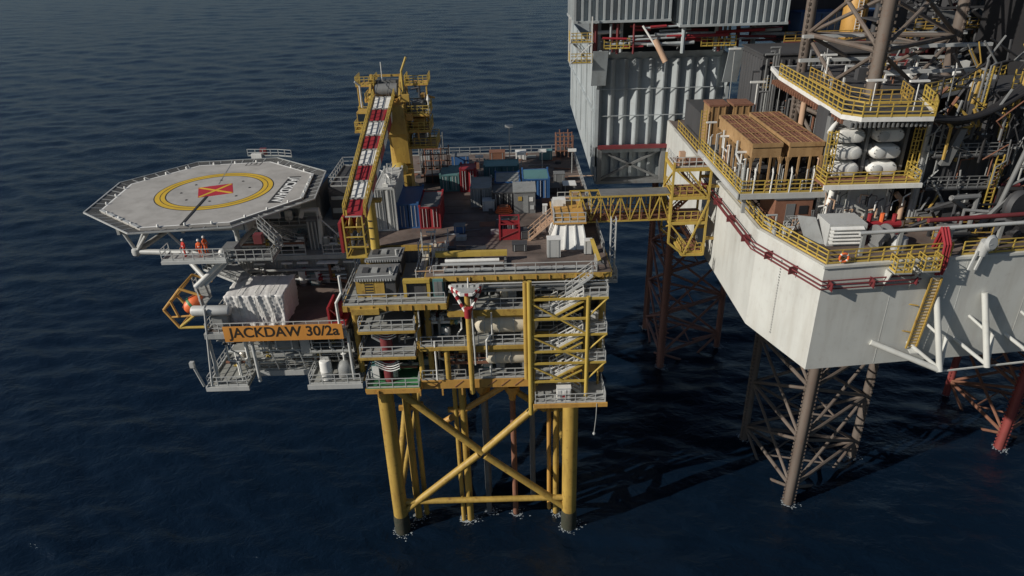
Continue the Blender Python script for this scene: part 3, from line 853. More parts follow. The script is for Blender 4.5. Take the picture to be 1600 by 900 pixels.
# red skid at the end of the deck
def red_skid():
    T = thing('red_skid', 'low red pump skid between the brown deck and the yellow mezzanine beam', 'pump skid', (-17.2, 62.4, 30))
    MB().box(-18.4, -16.7, 61.2, 64.2, 30.0, 30.35).build('base', 'red', T)
    MB().box(-18.4, -18.2, 61.2, 64.2, 30.35, 32.0).build('end_frame', 'red', T)
    MB().tube((-17.5, 61.8, 31.0), (-17.5, 63.8, 31.0), .45, 12).build('motor', 'red', T, True)
    MB().bar((-18.3, 61.3, 32.0), (-16.8, 61.3, 30.4), .1).bar((-18.3, 64.1, 32.0), (-16.8, 64.1, 30.4), .1).build('brace', 'maroon', T)
red_skid()
# yellow cage with an orange capsule at the west end
def cage():
    T = thing('boat_cradle', 'yellow hexagonal tubular cradle projecting over the sea at the west corner', 'cradle', (-32.8, 63, 29.8))
    A = [(-30.6, 61.5, 30.1), (-33.4, 61.5, 30.1), (-34.7, 61.8, 32.0), (-32.9, 62.4, 34.0), (-31.0, 62.4, 33.2)]
    B = [(x, y + 3.2, z) for x, y, z in A]
    for Q in (A, B):
        for i in range(len(Q) - 1):
            MB().tube(Q[i], Q[i + 1], .14, 8).build('tube', 'yellow2' if i == 0 else 'orange', T, True)
    for i in range(1, 4):
        MB().tube(A[i], B[i], .12, 8).build('tube', 'orange', T, True)
    MB().tube((-34.2, 61.7, 31.2), (-30.8, 61.7, 31.4), .11, 8).build('tube', 'orange', T, True)
    MB().tube((-33.9, 61.9, 33.0), (-33.3, 61.6, 31.3), .12, 8).build('tube', 'orange', T, True)
    MB().tube((-33.3, 61.5, 30.2), (-31.4, 61.7, 31.6), .14, 8).build('tube', 'yellow2', T, True)
    T = thing('escape_capsule', 'small orange and green escape capsule inside the yellow cradle', 'lifeboat', (-32.2, 63, 31.4))
    MB().lathe([(.1, 0), (.5, .12), (.75, .5), (.78, 1.2), (.6, 1.9), (.2, 2.2)], (-32.9, 62.4, 31.5), (.75, .35, .55), 16).build('hull', 'capsule', T, True)
    MB().lathe([(.79, -.14), (.82, 0), (.79, .14)], (-32.2, 62.75, 32.05), (.75, .35, .55), 16).build('band', 'green', T, True)
    MB().box(-32.1, -31.4, 62.6, 63.4, 31.0, 31.7).build('cradle_shoe', 'white', T)
cage()
# ================================================================ helideck
HC = (-32.65, 74.4); HZ = 40.0
def octo(r, off=28):
    return [(HC[0] + r * math.cos(R(off + 45 * k)), HC[1] + r * math.sin(R(off + 45 * k))) for k in range(8)]
def make_helideck():
    T = thing('helideck', 'octagonal grey helideck with yellow ring and red square marked with a yellow cross', 'helideck', (HC[0], HC[1], 36))
    inn = octo(11.1); out = octo(12.6)
    MB().prism(inn, HZ - .45, HZ).build('deck_plate', 'heli', T)
    # perimeter white line
    a = octo(11.05); b = octo(10.85)
    for k in range(8):
        MB().prism([a[k], a[(k + 1) % 8], b[(k + 1) % 8], b[k]], HZ + .004, HZ + .008).build('edge_line', 'markw', T)
    def ring(r0, r1, z, mat, name):
        n = 64
        vs = []
        for r in (r0, r1):
            for zz in (z, z + .004):
                vs += [(HC[0] + .2 + r * math.cos(2 * math.pi * i / n), HC[1] + .1 + r * math.sin(2 * math.pi * i / n), zz) for i in range(n)]
        fs = []
        for i in range(n):
            j = (i + 1) % n
            fs += [(n + i, n + j, 3 * n + j, 3 * n + i)[::-1], (2 * n + i, 2 * n + j, 3 * n + j, 3 * n + i), (j, i, n + i, n + j)]
        MB().add(vs, fs).build(name, mat, T)
    ring(5.0, 6.25, HZ + .004, 'markk', 'ring_outline')
    ring(5.12, 6.13, HZ + .012, 'marky', 'aiming_ring')
    ring(5.56, 5.64, HZ + .018, 'markk', 'light_strip')
    # red square, yellow cross
    cx, cy = HC[0] + .25, HC[1] + .1; ang = R(28 - 8)
    ux = V(math.cos(ang), math.sin(ang), 0); uy = V(-math.sin(ang), math.cos(ang), 0)
    def q(u, v):
        p = V(cx, cy, 0) + ux * u + uy * v
        return (p.x, p.y)
    h = 1.8
    MB().prism([q(-h, -h), q(h, -h), q(h, h), q(-h, h)], HZ + .004, HZ + .010).build('red_square', 'markr', T)
    e = .26
    MB().prism([q(-h + e, -h), q(-h, -h + e), q(h - e, h), q(h, h - e)], HZ + .010, HZ + .016).build('cross_arm', 'marky', T)
    MB().prism([q(-h, h - e), q(-h + e, h), q(h, -h + e), q(h - e, -h)], HZ + .012, HZ + .020).build('cross_arm', 'marky', T)
    # cable track and guidance line
    MB().bar((HC[0] + .0, HC[1] - 1.9, HZ + .03), (HC[0] + .6, HC[1] - 10.2, HZ + .03), .26, .05).build('cable_track', 'markk', T)
    MB().bar((HC[0] - .2, HC[1] + 2.3, HZ + .01), (HC[0] - 1.5, HC[1] + 10.4, HZ + .01), .08, .02).build('guide_line', 'grey', T)
    for k in range(8):
        t = R(45 * k + 10)
        MB().lathe([(.16, 0), (.1, .06)], (cx + 3.6 * math.cos(t), cy + 3.6 * math.sin(t), HZ), n=8).build('deck_light', 'markk', T)
    # name on the east side, letters read from the middle of the deck
    MB().prism([(-25.35, 69.9), (-24.0, 69.9), (-24.0, 78.7), (-25.35, 78.7)], HZ + .004, HZ + .010).build('name_panel', 'markk', T)
    text_mesh('lettering', 'JACKDAW', 'markw', T, 1.65, (-24.68, 74.3, HZ + .012), (0, -1, 0), (1, 0, 0), 8.3, 0.04, 0.003)
    # small boxed limits near the north edge
    text_mesh('limit_marking', '12', 'markk', T, 1.1, (-31.2, 84.3, HZ + .008), (1, 0, 0), (0, 1, 0), None, .02, 0.003)
    for bx0 in (-35.9,):
        MB().rail([(0, 0, 0), (.1, 0, 0)]) if False else None
    fr = MB()
    for x0, x1, y0, y1 in ((-32.1, -30.3, 83.5, 83.6), (-32.1, -30.3, 85.0, 85.1), (-32.1, -32.0, 83.6, 85.0), (-30.4, -30.3, 83.6, 85.0)):
        fr.box(x0, x1, y0, y1, HZ + .004, HZ + .010)
    fr.build('limit_box', 'markk', T)
    text_mesh('limit_marking', '22', 'markk', T, .9, (-35.8, 84.6, HZ + .008), (1, 0, 0), (0, 1, 0), None, .02, 0.003)
    # foam channel strips and lights along the edges
    for k in (4, 7):
        p, p2 = Vector(inn[k]), Vector(inn[(k + 1) % 8])
        for j in range(5):
            c0 = p.lerp(p2, (j + .12) / 5); c1 = p.lerp(p2, (j + .88) / 5)
            MB().bar((c0.x, c0.y, HZ + .06), (c1.x, c1.y, HZ + .06), .3, .12).build('gutter_cover', 'galvl', T)
    # safety net panels, sloping slightly up outwards
    for k in range(8):
        a0, a1 = Vector(inn[k]), Vector(inn[(k + 1) % 8]); b0, b1 = Vector(out[k]), Vector(out[(k + 1) % 8])
        def pt(s_, r_):
            p = a0.lerp(a1, s_).lerp(b0.lerp(b1, s_), r_)
            return V(p.x, p.y, HZ - .28 + .3 * r_)
        fr = MB()
        fr.bar(pt(0, 1), pt(1, 1), .13)
        for j in range(8):
            fr.bar(pt(j / 7.0, .02), pt(j / 7.0, 1), .1)
        f = fr.build('net_frame', 'galvl' if k in (3, 4) else 'galv', T)
        nm = MB()
        for j in range(1, 70):
            nm.bar(pt(j / 70, .03), pt(j / 70, .98), .06, .02)
        for j in range(1, 14):
            nm.bar(pt(0, j / 14), pt(1, j / 14), .06, .02)
        nm.build('net', 'net', f)
        for j in (.2, .5, .8):
            p = pt(j, 0)
            MB().lathe([(.12, 0), (.12, .2), (.06, .28)], (p.x, p.y, HZ), n=8).build('perimeter_light', 'white', T, True)
    # girders under the plate
    for i in range(-3, 4):
        d = math.sqrt(max(0, 10.6 ** 2 - (i * 2.9) ** 2))
        MB().box(HC[0] - d, HC[0] + d, HC[1] + i * 2.9 - .14, HC[1] + i * 2.9 + .14, HZ - 1.2, HZ - .45).build('girder', 'galv', T)
    for i in (-2, 0, 2):
        MB().box(HC[0] + i * 3.2 - .14, HC[0] + i * 3.2 + .14, HC[1] - 9, HC[1] + 9, HZ - 1.3, HZ - .5).build('girder', 'galv', T)
    # tubular support frame
    def tb(a, b, r, m='galvl'):
        MB().tube(a, b, r, 12).build('support_tube', m, T, True)
    MB().lathe([(.1, -.5), (.45, -.3), (.5, 0), (.45, .3), (.1, .5)], (-38.2, 66.2, 36.5), n=14).build('support_node', 'galvl', T, True)
    tb((-38.2, 66.2, 36.5), (-28.2, 65.0, 36.5), .3)
    tb((-38.2, 66.2, 36.5), (-39.0, 66.0, 39.0), .17); tb((-38.2, 66.2, 36.5), (-36.0, 65.2, 39.0), .17); tb((-38.2, 66.2, 36.5), (-38.6, 72, 38.8), .2)
    tb((-38.2, 66.4, 36.5), (-36, 82, 36.5), .28); tb((-36, 82, 36.5), (-27, 82, 36.5), .28)
    tb((-36, 82, 36.5), (-33, 79, 33.2), .3); tb((-33, 65.6, 36.5), (-30.0, 71.5, 31.0), .3)
    tb((-33.0, 65.2, 36.4), (-30.2, 62.6, 35.0), .26); tb((-34.4, 65.6, 39), (-32.4, 65.3, 36.6), .14)
    for x, y in ((-28, 72), (-28, 79), (-33, 79)):
        tb((x, y, 33.6 if x > -30 else 31.0), (x, y, 39.0), .3)
    tb((-27, 82, 36.5), (-28, 79, 33.8), .24); tb((-28.2, 65.0, 36.5), (-28, 72, 36.5), .28)
    # crew walkway below the south edge
    wk = MB().box(-33.4, -27.2, 61.4, 63.2, 37.4, 37.5).build('walkway', 'galv', T)
    MB().rail([(-33.3, 63.2, 37.5), (-33.3, 61.45, 37.5), (-27.3, 61.45, 37.5)], gap=1.0).build('walkway_railing', 'galvl', wk)
    MB().bar((-33.4, 61.35, 37.3), (-27.2, 61.35, 37.3), .12, .3).build('walkway_beam', 'galvl', wk)
    for x in (-33.0, -29, -27.4):
        MB().bar((x, 62.3, 37.4), (x, 64.6, 36.6), .14).build('walkway_bracket', 'galvl', wk)
    MB().box(-27.6, -26.4, 61.9, 63.4, 37.5, 38.5).build('foam_cabinet', 'mid', T)
    MB().box(-24.8, -24.0, 62.8, 63.6, 38.4, 39.3).build('hose_cabinet', 'maroon', T)
    MB().lathe([(.3, 0), (.32, .4), (.2, .6)], (-27.9, 62.4, 37.5), n=10).build('foam_monitor', 'white', T, True)
    w2 = MB().grate(-27.1, -22.9, 61.7, 64.2, 37.2, 28, 5, .06).build('walkway', 'mid', T)
    MB().rail([(-27.1, 61.75, 37.2), (-22.95, 61.75, 37.2), (-22.95, 64.2, 37.2)], gap=.9).build('walkway_railing', 'galv', w2)
    for x in (-27.0, -25.0, -23.0):
        MB().bar((x, 61.7, 37.05), (x, 64.4, 37.05), .12, .2).build('walkway_joist', 'galv', w2)
    MB().stairs((-22.8, 64.6, 37.2), (-24.8, 65.0, 39.4), .8).build('deck_stair', 'galv', T)
    # windsock mast base and lights on the north edge
    MB().rail([(-33, 87.6, HZ), (-29, 87.2, HZ), (-27.2, 86.6, HZ)], h=.9, gap=1.0).build('edge_railing', 'galv', T)
    MB().box(-32.5, -31.2, 87.2, 87.8, HZ - .2, HZ + .35).build('floodlight', 'white', T)
    MB().box(-31.6, -30.8, 88.0, 88.5, HZ - .2, HZ + .8).build('light_box', 'maroon', T)
make_helideck()

# ================================================================ people
def person(label, loc, rz, mat, arm=0.3, lean=0.05):
    T = thing('person', label, 'person', loc, 'crew on the helideck walkway')
    T.rotation_euler = (0, 0, rz)
    J = [((0, 0, .95), .15), ((0, .0, 1.2), .15), ((0, lean, 1.42), .16), ((0, lean, 1.52), .065), ((0, lean + .01, 1.58), .06),
         ((.1, 0, .88), .105), ((.11, -.04, .5), .075), ((.12, 0, .1), .055), ((.12, -.15, .05), .045),
         ((-.1, 0, .88), .105), ((-.11, .05, .5), .075), ((-.12, .08, .1), .055), ((-.12, -.06, .05), .045),
         ((.2, lean, 1.42), .075), ((.27, .0, 1.15), .055), ((.25, -arm, 1.0), .042),
         ((-.2, lean, 1.42), .075), ((-.27, .02, 1.15), .055), ((-.24, -arm * .7, .95), .042)]
    E_ = [(0, 1), (1, 2), (2, 3), (3, 4), (0, 5), (5, 6), (6, 7), (7, 8), (0, 9), (9, 10), (10, 11), (11, 12), (2, 13), (13, 14), (14, 15), (2, 16), (16, 17), (17, 18)]
    me = bpy.data.meshes.new('body')
    me.from_pydata([p for p, _ in J], E_, [])
    me.materials.append(M[mat])
    o = bpy.data.objects.new('body', me); COL.objects.link(o); o.parent = T
    sk = o.modifiers.new('skin', 'SKIN'); sk.use_smooth_shade = True
    for i, (_, r) in enumerate(J):
        d = me.skin_vertices[0].data[i]; d.radius = (r, r * .85); d.use_root = (i == 0)
    sb = o.modifiers.new('sub', 'SUBSURF'); sb.levels = 1; sb.render_levels = 1
    ORG[T.name] = V(0, 0, 0)
    y = lean
    h = MB().lathe([(.04, 1.54), (.085, 1.6), (.1, 1.68), (.095, 1.75), (.05, 1.8)], (0, y, 0), n=12)
    h.lathe([(.02, -.04), (.012, .02)], (0, y - .1, 1.67), (0, -1, 0), 6)
    hd = h.build('head', 'skin', T, True)
    MB().lathe([(.135, 1.72), (.12, 1.74), (.115, 1.79), (.08, 1.85), (.02, 1.87)], (0, y, 0), n=12).build('hard_hat', 'white', T, True)
    for s_, ay in ((1, -arm), (-1, -arm * .7)):
        hx = .25 * s_; hz = 1.0 if s_ > 0 else .95
        g = MB().lathe([(.02, 0), (.045, .03), (.045, .09), (.03, .11)], (hx, ay + .01, hz), (0, -.8, -.5), 8)
        for k in range(4):
            g.tube((hx - .03 + k * .02, ay - .075, hz - .05), (hx - .03 + k * .02, ay - .12 - .01 * (k in (1, 2)), hz - .11), .011, 5)
        g.tube((hx - .045 * s_, ay - .03, hz - .02), (hx - .065 * s_, ay - .08, hz - .04), .012, 5)
        g.build('hand', 'skin', T, True)
    for z, r in ((1.12, .165), (.32, 0)):
        if r:
            MB().lathe([(r, 0), (r, .06)], (0, lean * .4, z), n=12).build('reflective_band', 'white', T, True)
person('person in bright orange coverall and white hard hat at the walkway railing', (-29.8, 62.1, 37.5), R(10), 'coverall', .3)
person('person in orange coverall half hidden behind the brighter one', (-29.55, 62.9, 37.5), R(70), 'coverall', .15)
person('person in dark red coverall on the walkway under the helideck edge', (-31.4, 62.3, 37.5), R(-30), 'redall', .2)

# ================================================================ pedestal crane
def make_crane():
    T = thing('pedestal_crane', 'yellow pedestal crane with red and white banded boom resting over the deck', 'crane', (-13.6, 88, 35))
    MB().lathe([(1.9, 0), (1.9, .4), (1.35, .6), (1.35, 6.4), (1.8, 7.6), (1.8, 8.2)], (-13.6, 88, 35), n=24).build('pedestal', 'yellow', T, True)
    MB().lathe([(1.0, 0), (1.0, .7), (.7, 1.1), (.2, 1.25)], (-13.3, 83.4, 38.6), n=16).build('winch_dome', 'yellow2', T, True)
    MB().box(-15.0, -11.8, 82.2, 85, 35, 38.6).build('machinery_base', 'yellow', T)
    MB().hexa([(-15.2, 84, 43.2), (-12.2, 84, 43.2), (-12.2, 91, 43.2), (-15.2, 91, 43.2), (-15.0, 85, 46.4), (-12.4, 85, 46.4), (-12.4, 90.5, 46.4), (-15.0, 90.5, 46.4)]).build('slew_house', 'yellow', T)
    MB().hexa([(-13.8, 85.2, 39.2), (-12.2, 85.2, 39.2), (-12.2, 86.8, 38.5), (-13.8, 86.8, 38.5), (-14.2, 84.2, 43.2), (-12.2, 84.2, 43.2), (-12.2, 86.8, 43.2), (-14.2, 86.8, 43.2)]).build('gusset', 'yellow', T)
    # operator cab on the west side
    c = MB().box(-18.2, -16.4, 85.6, 87.6, 43.6, 45.6).build('cab', 'yellow', T)
    MB().box(-18.1, -16.5, 85.56, 85.62, 44.2, 45.4).box(-18.24, -18.19, 85.8, 87.4, 44.2, 45.4).build('cab_window', 'glass', c)
    MB().rail([(-18.5, 88.5, 43.4), (-18.5, 85.2, 43.4), (-16.2, 85.2, 43.4)], gap=.7).build('cab_railing', 'yellow2', c)
    MB().box(-18.6, -15.2, 85.1, 88.6, 43.2, 43.4).build('cab_platform', 'yellow', c)
    # stacked service platforms on the east side
    for i, z in enumerate((41.0, 43.0, 45.0)):
        p = MB().box(-12.3, -9.4 + (.7 if i == 0 else 0), 85.6, 90.2, z - .1, z).build('service_platform', 'orange', T)
        MB().rail([(-12.2, 85.7, z), (-9.5 + (.7 if i == 0 else 0), 85.7, z), (-9.5 + (.7 if i == 0 else 0), 90.1, z), (-12.2, 90.1, z)], gap=.65, h=1.15, mids=(.35, .7)).build('platform_railing', 'yellow2', p)
        MB().box(-11.6, -10.3, 87.0, 89.2, z, z + 1.3).build('equipment_box', 'mid' if i != 1 else 'yellow', p)
    MB().tube((-9.5, 86, 45.0), (-9.5, 86, 47.4), .07, 6).lathe([(.12, 0), (.2, .2), (.05, .8)], (-9.5, 86, 46.6), n=8).build('whip_antenna', 'white', T)
    # A-frame and gantry
    for x in (-16.6, -13.0):
        MB().bar((x, 85.4, 46), (x, 89.2, 49.3), .26).build('gantry_leg', 'yellow', T)
        MB().bar((x, 90.2, 46), (x, 89.2, 49.3), .22).build('gantry_leg', 'yellow', T)
    MB().bar((-16.8, 89.2, 49.2), (-12.8, 89.2, 49.2), .26).build('gantry_head', 'yellow', T)
    MB().box(-16.2, -13.4, 87.0, 90.6, 46.4, 46.6).build('roof_platform', 'orange', T)
    MB().rail([(-17.0, 86, 46.6), (-17.0, 90.6, 46.6), (-12.6, 90.6, 46.6), (-12.6, 86, 46.6)], gap=.8).build('roof_railing', 'yellow2', T)
    w_ = MB().tube((-16.0, 88.4, 47.6), (-13.4, 88.4, 47.6), .8, 14).build('luffing_winch', 'mid', T, True)
    MB().box(-16.2, -13.4, 89.3, 90.3, 46.6, 48.6).build('winch_housing', 'mid', w_)
    MB().path([(-17.6, 86.4, 46.0), (-17.6, 86.4, 48.6), (-18.1, 86.2, 49.1)], .12, 8).build('exhaust', 'galvl', T, True)
    MB().path([(-12.6, 87.4, 47), (-12.6, 87.4, 50.0), (-11.9, 87.4, 51.6)], .13, 8).build('mast', 'yellow2', T, True)
    MB().tube((-15.2, 88.6, 48.6), (-15.2, 88.6, 50.9), .05, 6).build('aerial', 'white', T)
    rg = random.Random(77)
    for i in range(34):
        x = rg.uniform(-17.6, -9.8); y = rg.uniform(85.4, 90.4); z = rg.uniform(42.0, 47.6)
        if rg.random() < .5:
            MB().path([(x, y, z), (x, y, z + rg.uniform(.4, 1.4)), (x + rg.uniform(-1, 1), y, z + rg.uniform(.4, 1.4))], rg.uniform(.05, .13), 6).build('crane_pipe', rg.choice(['yellow', 'mid', 'galv', 'dark', 'orange']), T, True)
        else:
            MB().box(x - rg.uniform(.2, .6), x + .4, y - .3, y + .3, z, z + rg.uniform(.3, 1.0)).build('crane_box', rg.choice(['yellow', 'mid', 'dark', 'galv', 'orange']), T)
    for z in (44.6, 48.2):
        for x0, x1 in ((-18.4, -16.2), (-12.4, -9.6)):
            p = MB().box(x0, x1, 88.0, 91.0, z - .08, z).build('upper_platform', 'orange', T)
            MB().rail([(x0, 91, z), (x0, 88.05, z), (x1, 88.05, z), (x1, 91, z)], gap=.6, h=1.1, mids=(.35, .7)).build('platform_railing', 'yellow2', p)
    for x, y in ((-18.2, 88.2), (-9.8, 88.2), (-12.2, 88.2)):
        MB().tube((x, y, 41), (x, y, 48.2), .1, 6).build('platform_post', 'yellow', T, True)
    # boom: a box girder in red and white sections
    a = V(-14.8, 86.6, 46.2); b = V(-14.8, 62.6, 40.3)
    n = 8
    d = (b - a).normalized(); up = V(1, 0, 0).cross(d); up = up if up.z > 0 else -up
    def sec(t):
        w2 = 1.05 - .28 * t; hh = 1.0 - .25 * t
        p = a.lerp(b, t)
        return [p + V(-w2, 0, 0) - up * hh, p + V(w2, 0, 0) - up * hh, p + V(w2, 0, 0) + up * hh, p + V(-w2, 0, 0) + up * hh]
    for i in range(n):
        s0 = sec(i / n + .002); s1 = sec((i + 1) / n - .002)
        bm_ = MB().hexa([s0[0], s0[1], s1[1], s1[0], s0[3], s0[2], s1[2], s1[3]]).build('boom_section', 'white' if i % 2 == 0 else 'red', T)
        for s_ in (s0, s1):
            MB().bar(s_[3] + up * .05, s_[2] + up * .05, .14, .1).build('section_flange', 'galv', bm_)
    for sx in (-1, 1):
        pts = [a.lerp(b, t) + V(sx * (1.25 - .28 * t), 0, 0) + up * (.95 - .25 * t) for t in (0, .33, .66, .98)]
        MB().rail(pts, gap=.95, h=1.0, r=.06).build('boom_railing', 'yellow2', T)
        MB().bar(pts[0] - up * .05 - V(sx * .1, 0, 0), pts[-1] - up * .05 - V(sx * .1, 0, 0), .35, .1).build('boom_walkway', 'yellow', T)
    # tip cage and sheaves
    MB().box(-16.0, -15.75, 61.0, 64.4, 38.0, 41.0).build('tip_plate', 'red', T)
    t_ = MB()
    for x in (-15.5, -13.7):
        for y in (61.0, 62.8):
            t_.bar((x, y, 37.6), (x, y, 41.6), .14)
        for z in (37.6, 38.6, 39.6, 40.6):
            t_.bar((x, 61.0, z), (x, 62.8, z), .1)
    for y in (61.0, 62.8):
        for z in (37.6, 38.6, 39.6, 40.6):
            t_.bar((-15.5, y, z), (-13.7, y, z), .1)
    t_.box(-15.6, -13.6, 60.9, 62.9, 37.45, 37.58)
    t_.build('tip_cage', 'yellow2', T)
    for x in (-15.0, -14.3):
        MB().lathe([(.75, -.08), (.8, 0), (.75, .08)], (x, 62.0, 40.4), (1, 0, 0), 16).build('sheave', 'yellow', T, True)
    for x in (-15.5, -14.1):
        MB().tube((x, 89.2, 49.3), (x, 64, 41.6), .035, 5).build('luffing_rope', 'dark', T)
make_crane()
def boom_rest():
    T = thing('boom_rest', 'thick yellow post standing on the deck under the crane boom', 'post', (-14.4, 68.9, 32.9))
    MB().tube((-14.4, 68.9, 32.9), (-14.4, 68.9, 40.2), .48, 18).build('post', 'yellow2', T, True)
    MB().box(-15.6, -13.2, 68.5, 69.3, 40.2, 40.5).build('saddle', 'yellow', T)
    for z in (36.2, 37.4, 38.2):
        MB().box(-14.75, -14.35, 68.38, 68.48, z, z + .12).build('stencil_plate', 'markk', T)
boom_rest()

# ================================================================ cargo on the weather deck
def container(label, x, y, z, L, W, H, mat, rz=0, roof=None, group=None, name='shipping_container', doors=True):
    """long side along local y, doors face -y"""
    T = thing(name, label, 'container', (x, y, z), group)
    T.rotation_euler = (0, 0, rz)
    ORG[T.name] = V(0, 0, 0)
    w2 = W / 2
    fr = MB()
    for sx in (-w2, w2):
        for yy in (0, L):
            fr.box(sx - .08, sx + .08, yy - .08, yy + .08, 0, H)
        for zz in (.08, H - .08):
            fr.box(sx - .07, sx + .07, .08, L - .08, zz - .08, zz + .08)
    for yy in (0, L):
        for zz in (.08, H - .08):
            fr.box(-w2 + .08, w2 - .08, yy - .07, yy + .07, zz - .08, zz + .08)
    fr.build('frame', mat, T)
    MB().corr((-w2, L - .05), (-w2, .05), .1, H - .1, .3, .06).build('side_panel', mat, T)
    MB().corr((w2, .05), (w2, L - .05), .1, H - .1, .3, .06).build('side_panel', mat, T)
    MB().corr((w2, L), (-w2, L), .1, H - .1, .3, .05).build('end_panel', mat, T)
    MB().box(-w2 + .05, w2 - .05, .05, L - .05, H - .1, H - .04).build('roof', roof or mat, T)
    if doors:
        for sx in (-1, 1):
            d = MB().corr((min(0, sx * w2) + .05, .02), (max(0, sx * w2) - .05, .02), .15, H - .15, .35, .05).build('door', mat, T)
            MB().tube((sx * w2 * .35, -.08, .2), (sx * w2 * .35, -.08, H - .2), .035, 6).tube((sx * w2 * .7, -.08, .2), (sx * w2 * .7, -.08, H - .2), .035, 6).build('locking_bar', 'galvl', d)
    else:
        MB().corr((-w2, 0), (w2, 0), .1, H - .1, .3, .05).build('end_panel', mat, T)
    for sx in (-w2, w2):
        for yy in (0, L):
            MB().box(sx - .12, sx + .12, yy - .1, yy + .1, H, H + .2).build('lifting_lug', mat, T)
    return T
container('blue shipping container next to the grey topped red one on the brown deck', -11.4, 74.2, 35, 6.0, 2.3, 2.9, 'blue')
container('red shipping container with grey roof touching the blue one', -8.95, 73.9, 35, 5.2, 2.2, 2.6, 'red', roof='mid')
container('tall narrow bright red container standing alone far back on the deck', -5.2, 86.0, 35, 2.4, 1.9, 3.0, 'red')
container('dark green container beside the tall narrow red one', -7.6, 86.4, 35, 4.0, 2.3, 2.2, 'teal')
container('blue skip container with open green top near the deck edge', 3.3, 82.6, 35, 4.0, 3.2, 2.6, 'blue', roof='teal')
container('low blue half height container beside the blue skip', -.2, 83.0, 35, 4.0, 3.0, 2.2, 'blue', roof='deckg')
container('dark grey container behind the steel cabin', -.7, 79.2, 35, 3.2, 2.6, 2.2, 'dark')
container('grey flat roofed container left of the dark grey one', -3.4, 80.4, 35, 4.2, 2.4, 2.4, 'grey')
container('pale blue half container at the far edge of the deck', -1.0, 91.5, 35, 3.0, 4.6, 1.6, 'teal')
container('tall silver ribbed container with clutter on its roof beside the crane boom', -13.7, 73.6, 35, 7.5, 2.1, 5.0, 'galvl')
def silver_clutter():
    T = thing('roof_pipework', 'tangle of silver pipes and lamps on top of the tall ribbed container', 'pipework', (-13.7, 76, 40))
    r_ = random.Random(21)
    for i in range(12):
        x = r_.uniform(-14.5, -12.9); y = r_.uniform(74, 80)
        MB().path([(x, y, 39.9), (x, y, 40 + r_.uniform(.3, .9)), (x + r_.uniform(-.6, .6), y + r_.uniform(-.5, 1.2), 40.6)], r_.uniform(.04, .12), 6).build('pipe', r_.choice(['galvl', 'white', 'galv']), T, True)
    for y in (74.0, 77.4):
        MB().box(-13.9, -13.3, y, y + .5, 40.0, 40.35).build('lamp_box', 'white', T)
silver_clutter()
def cabin():
    T = thing('steel_cabin', 'small grey steel cabin with hatches and a sloping roof on the brown deck', 'cabin', (1.75, 79, 35))
    MB().hexa([(.5, 77.8, 35), (3.0, 77.8, 35), (3.0, 80, 35), (.5, 80, 35), (.5, 77.8, 37.6), (3.0, 77.8, 37.6), (3.0, 80, 38.0), (.5, 80, 38.0)]).build('body', 'mid', T)
    MB().hexa([(.4, 77.7, 37.62), (3.1, 77.7, 37.62), (3.1, 80.1, 38.02), (.4, 80.1, 38.02), (.4, 77.7, 37.75), (3.1, 77.7, 37.75), (3.1, 80.1, 38.15), (.4, 80.1, 38.15)]).build('roof', 'grey', T)
    for x, z, m in ((1.0, 36.6, 'yellow'), (2.3, 36.5, 'white'), (2.4, 35.5, 'galvl')):
        MB().box(x, x + .45, 77.74, 77.8, z, z + .5).build('hatch', m, T)
    MB().box(1.6, 2.2, 77.75, 77.8, 35.1, 37.2).build('door', 'grey', T)
cabin()
def basket():
    T = thing('red_cargo_basket', 'bright red open cargo basket with corner posts near the stairs', 'basket', (0, 71, 35))
    x0, x1, y0, y1 = -1.15, .95, 70.0, 72.6
    MB().box(x0, x1, y0, y1, 35.02, 35.15).build('floor', 'red', T)
    for a in ((x0, x1, y0, y0 + .08), (x0, x1, y1 - .08, y1), (x0, x0 + .08, y0 + .08, y1 - .08), (x1 - .08, x1, y0 + .08, y1 - .08)):
        MB().box(*a, 35.15, 36.25).build('side_panel', 'red', T)
    for x in (x0, x1):
        for y in (y0, y1):
            MB().box(x - .09, x + .09, y - .09, y + .09, 35.02, 36.9).build('corner_post', 'red', T)
    MB().bar((x0, y0 - .02, 36.85), (x1, y0 - .02, 36.85), .1).bar((x0, y1, 36.85), (x1, y1, 36.85), .1).bar((x0, y0, 36.85), (x0, y1, 36.85), .1).bar((x1, y0, 36.85), (x1, y1, 36.85), .1).build('top_rail', 'red', T)
    MB().bar((x0 + .1, y0 - .05, 35.3), (x1 - .1, y0 - .05, 36.1), .1, .06).build('brace', 'maroon', T)
    T2 = thing('scrap_load', 'dark load of pipes inside the red cargo basket', 'scrap', (-.1, 71.2, 35.2))
    for i in range(6):
        MB().tube((-.9 + i * .3, 70.4, 35.6 + .12 * (i % 2)), (-.8 + i * .28, 72.3, 35.7), .13, 8).build('pipe_length', 'dark' if i % 2 else 'mid', T2, True)
basket()
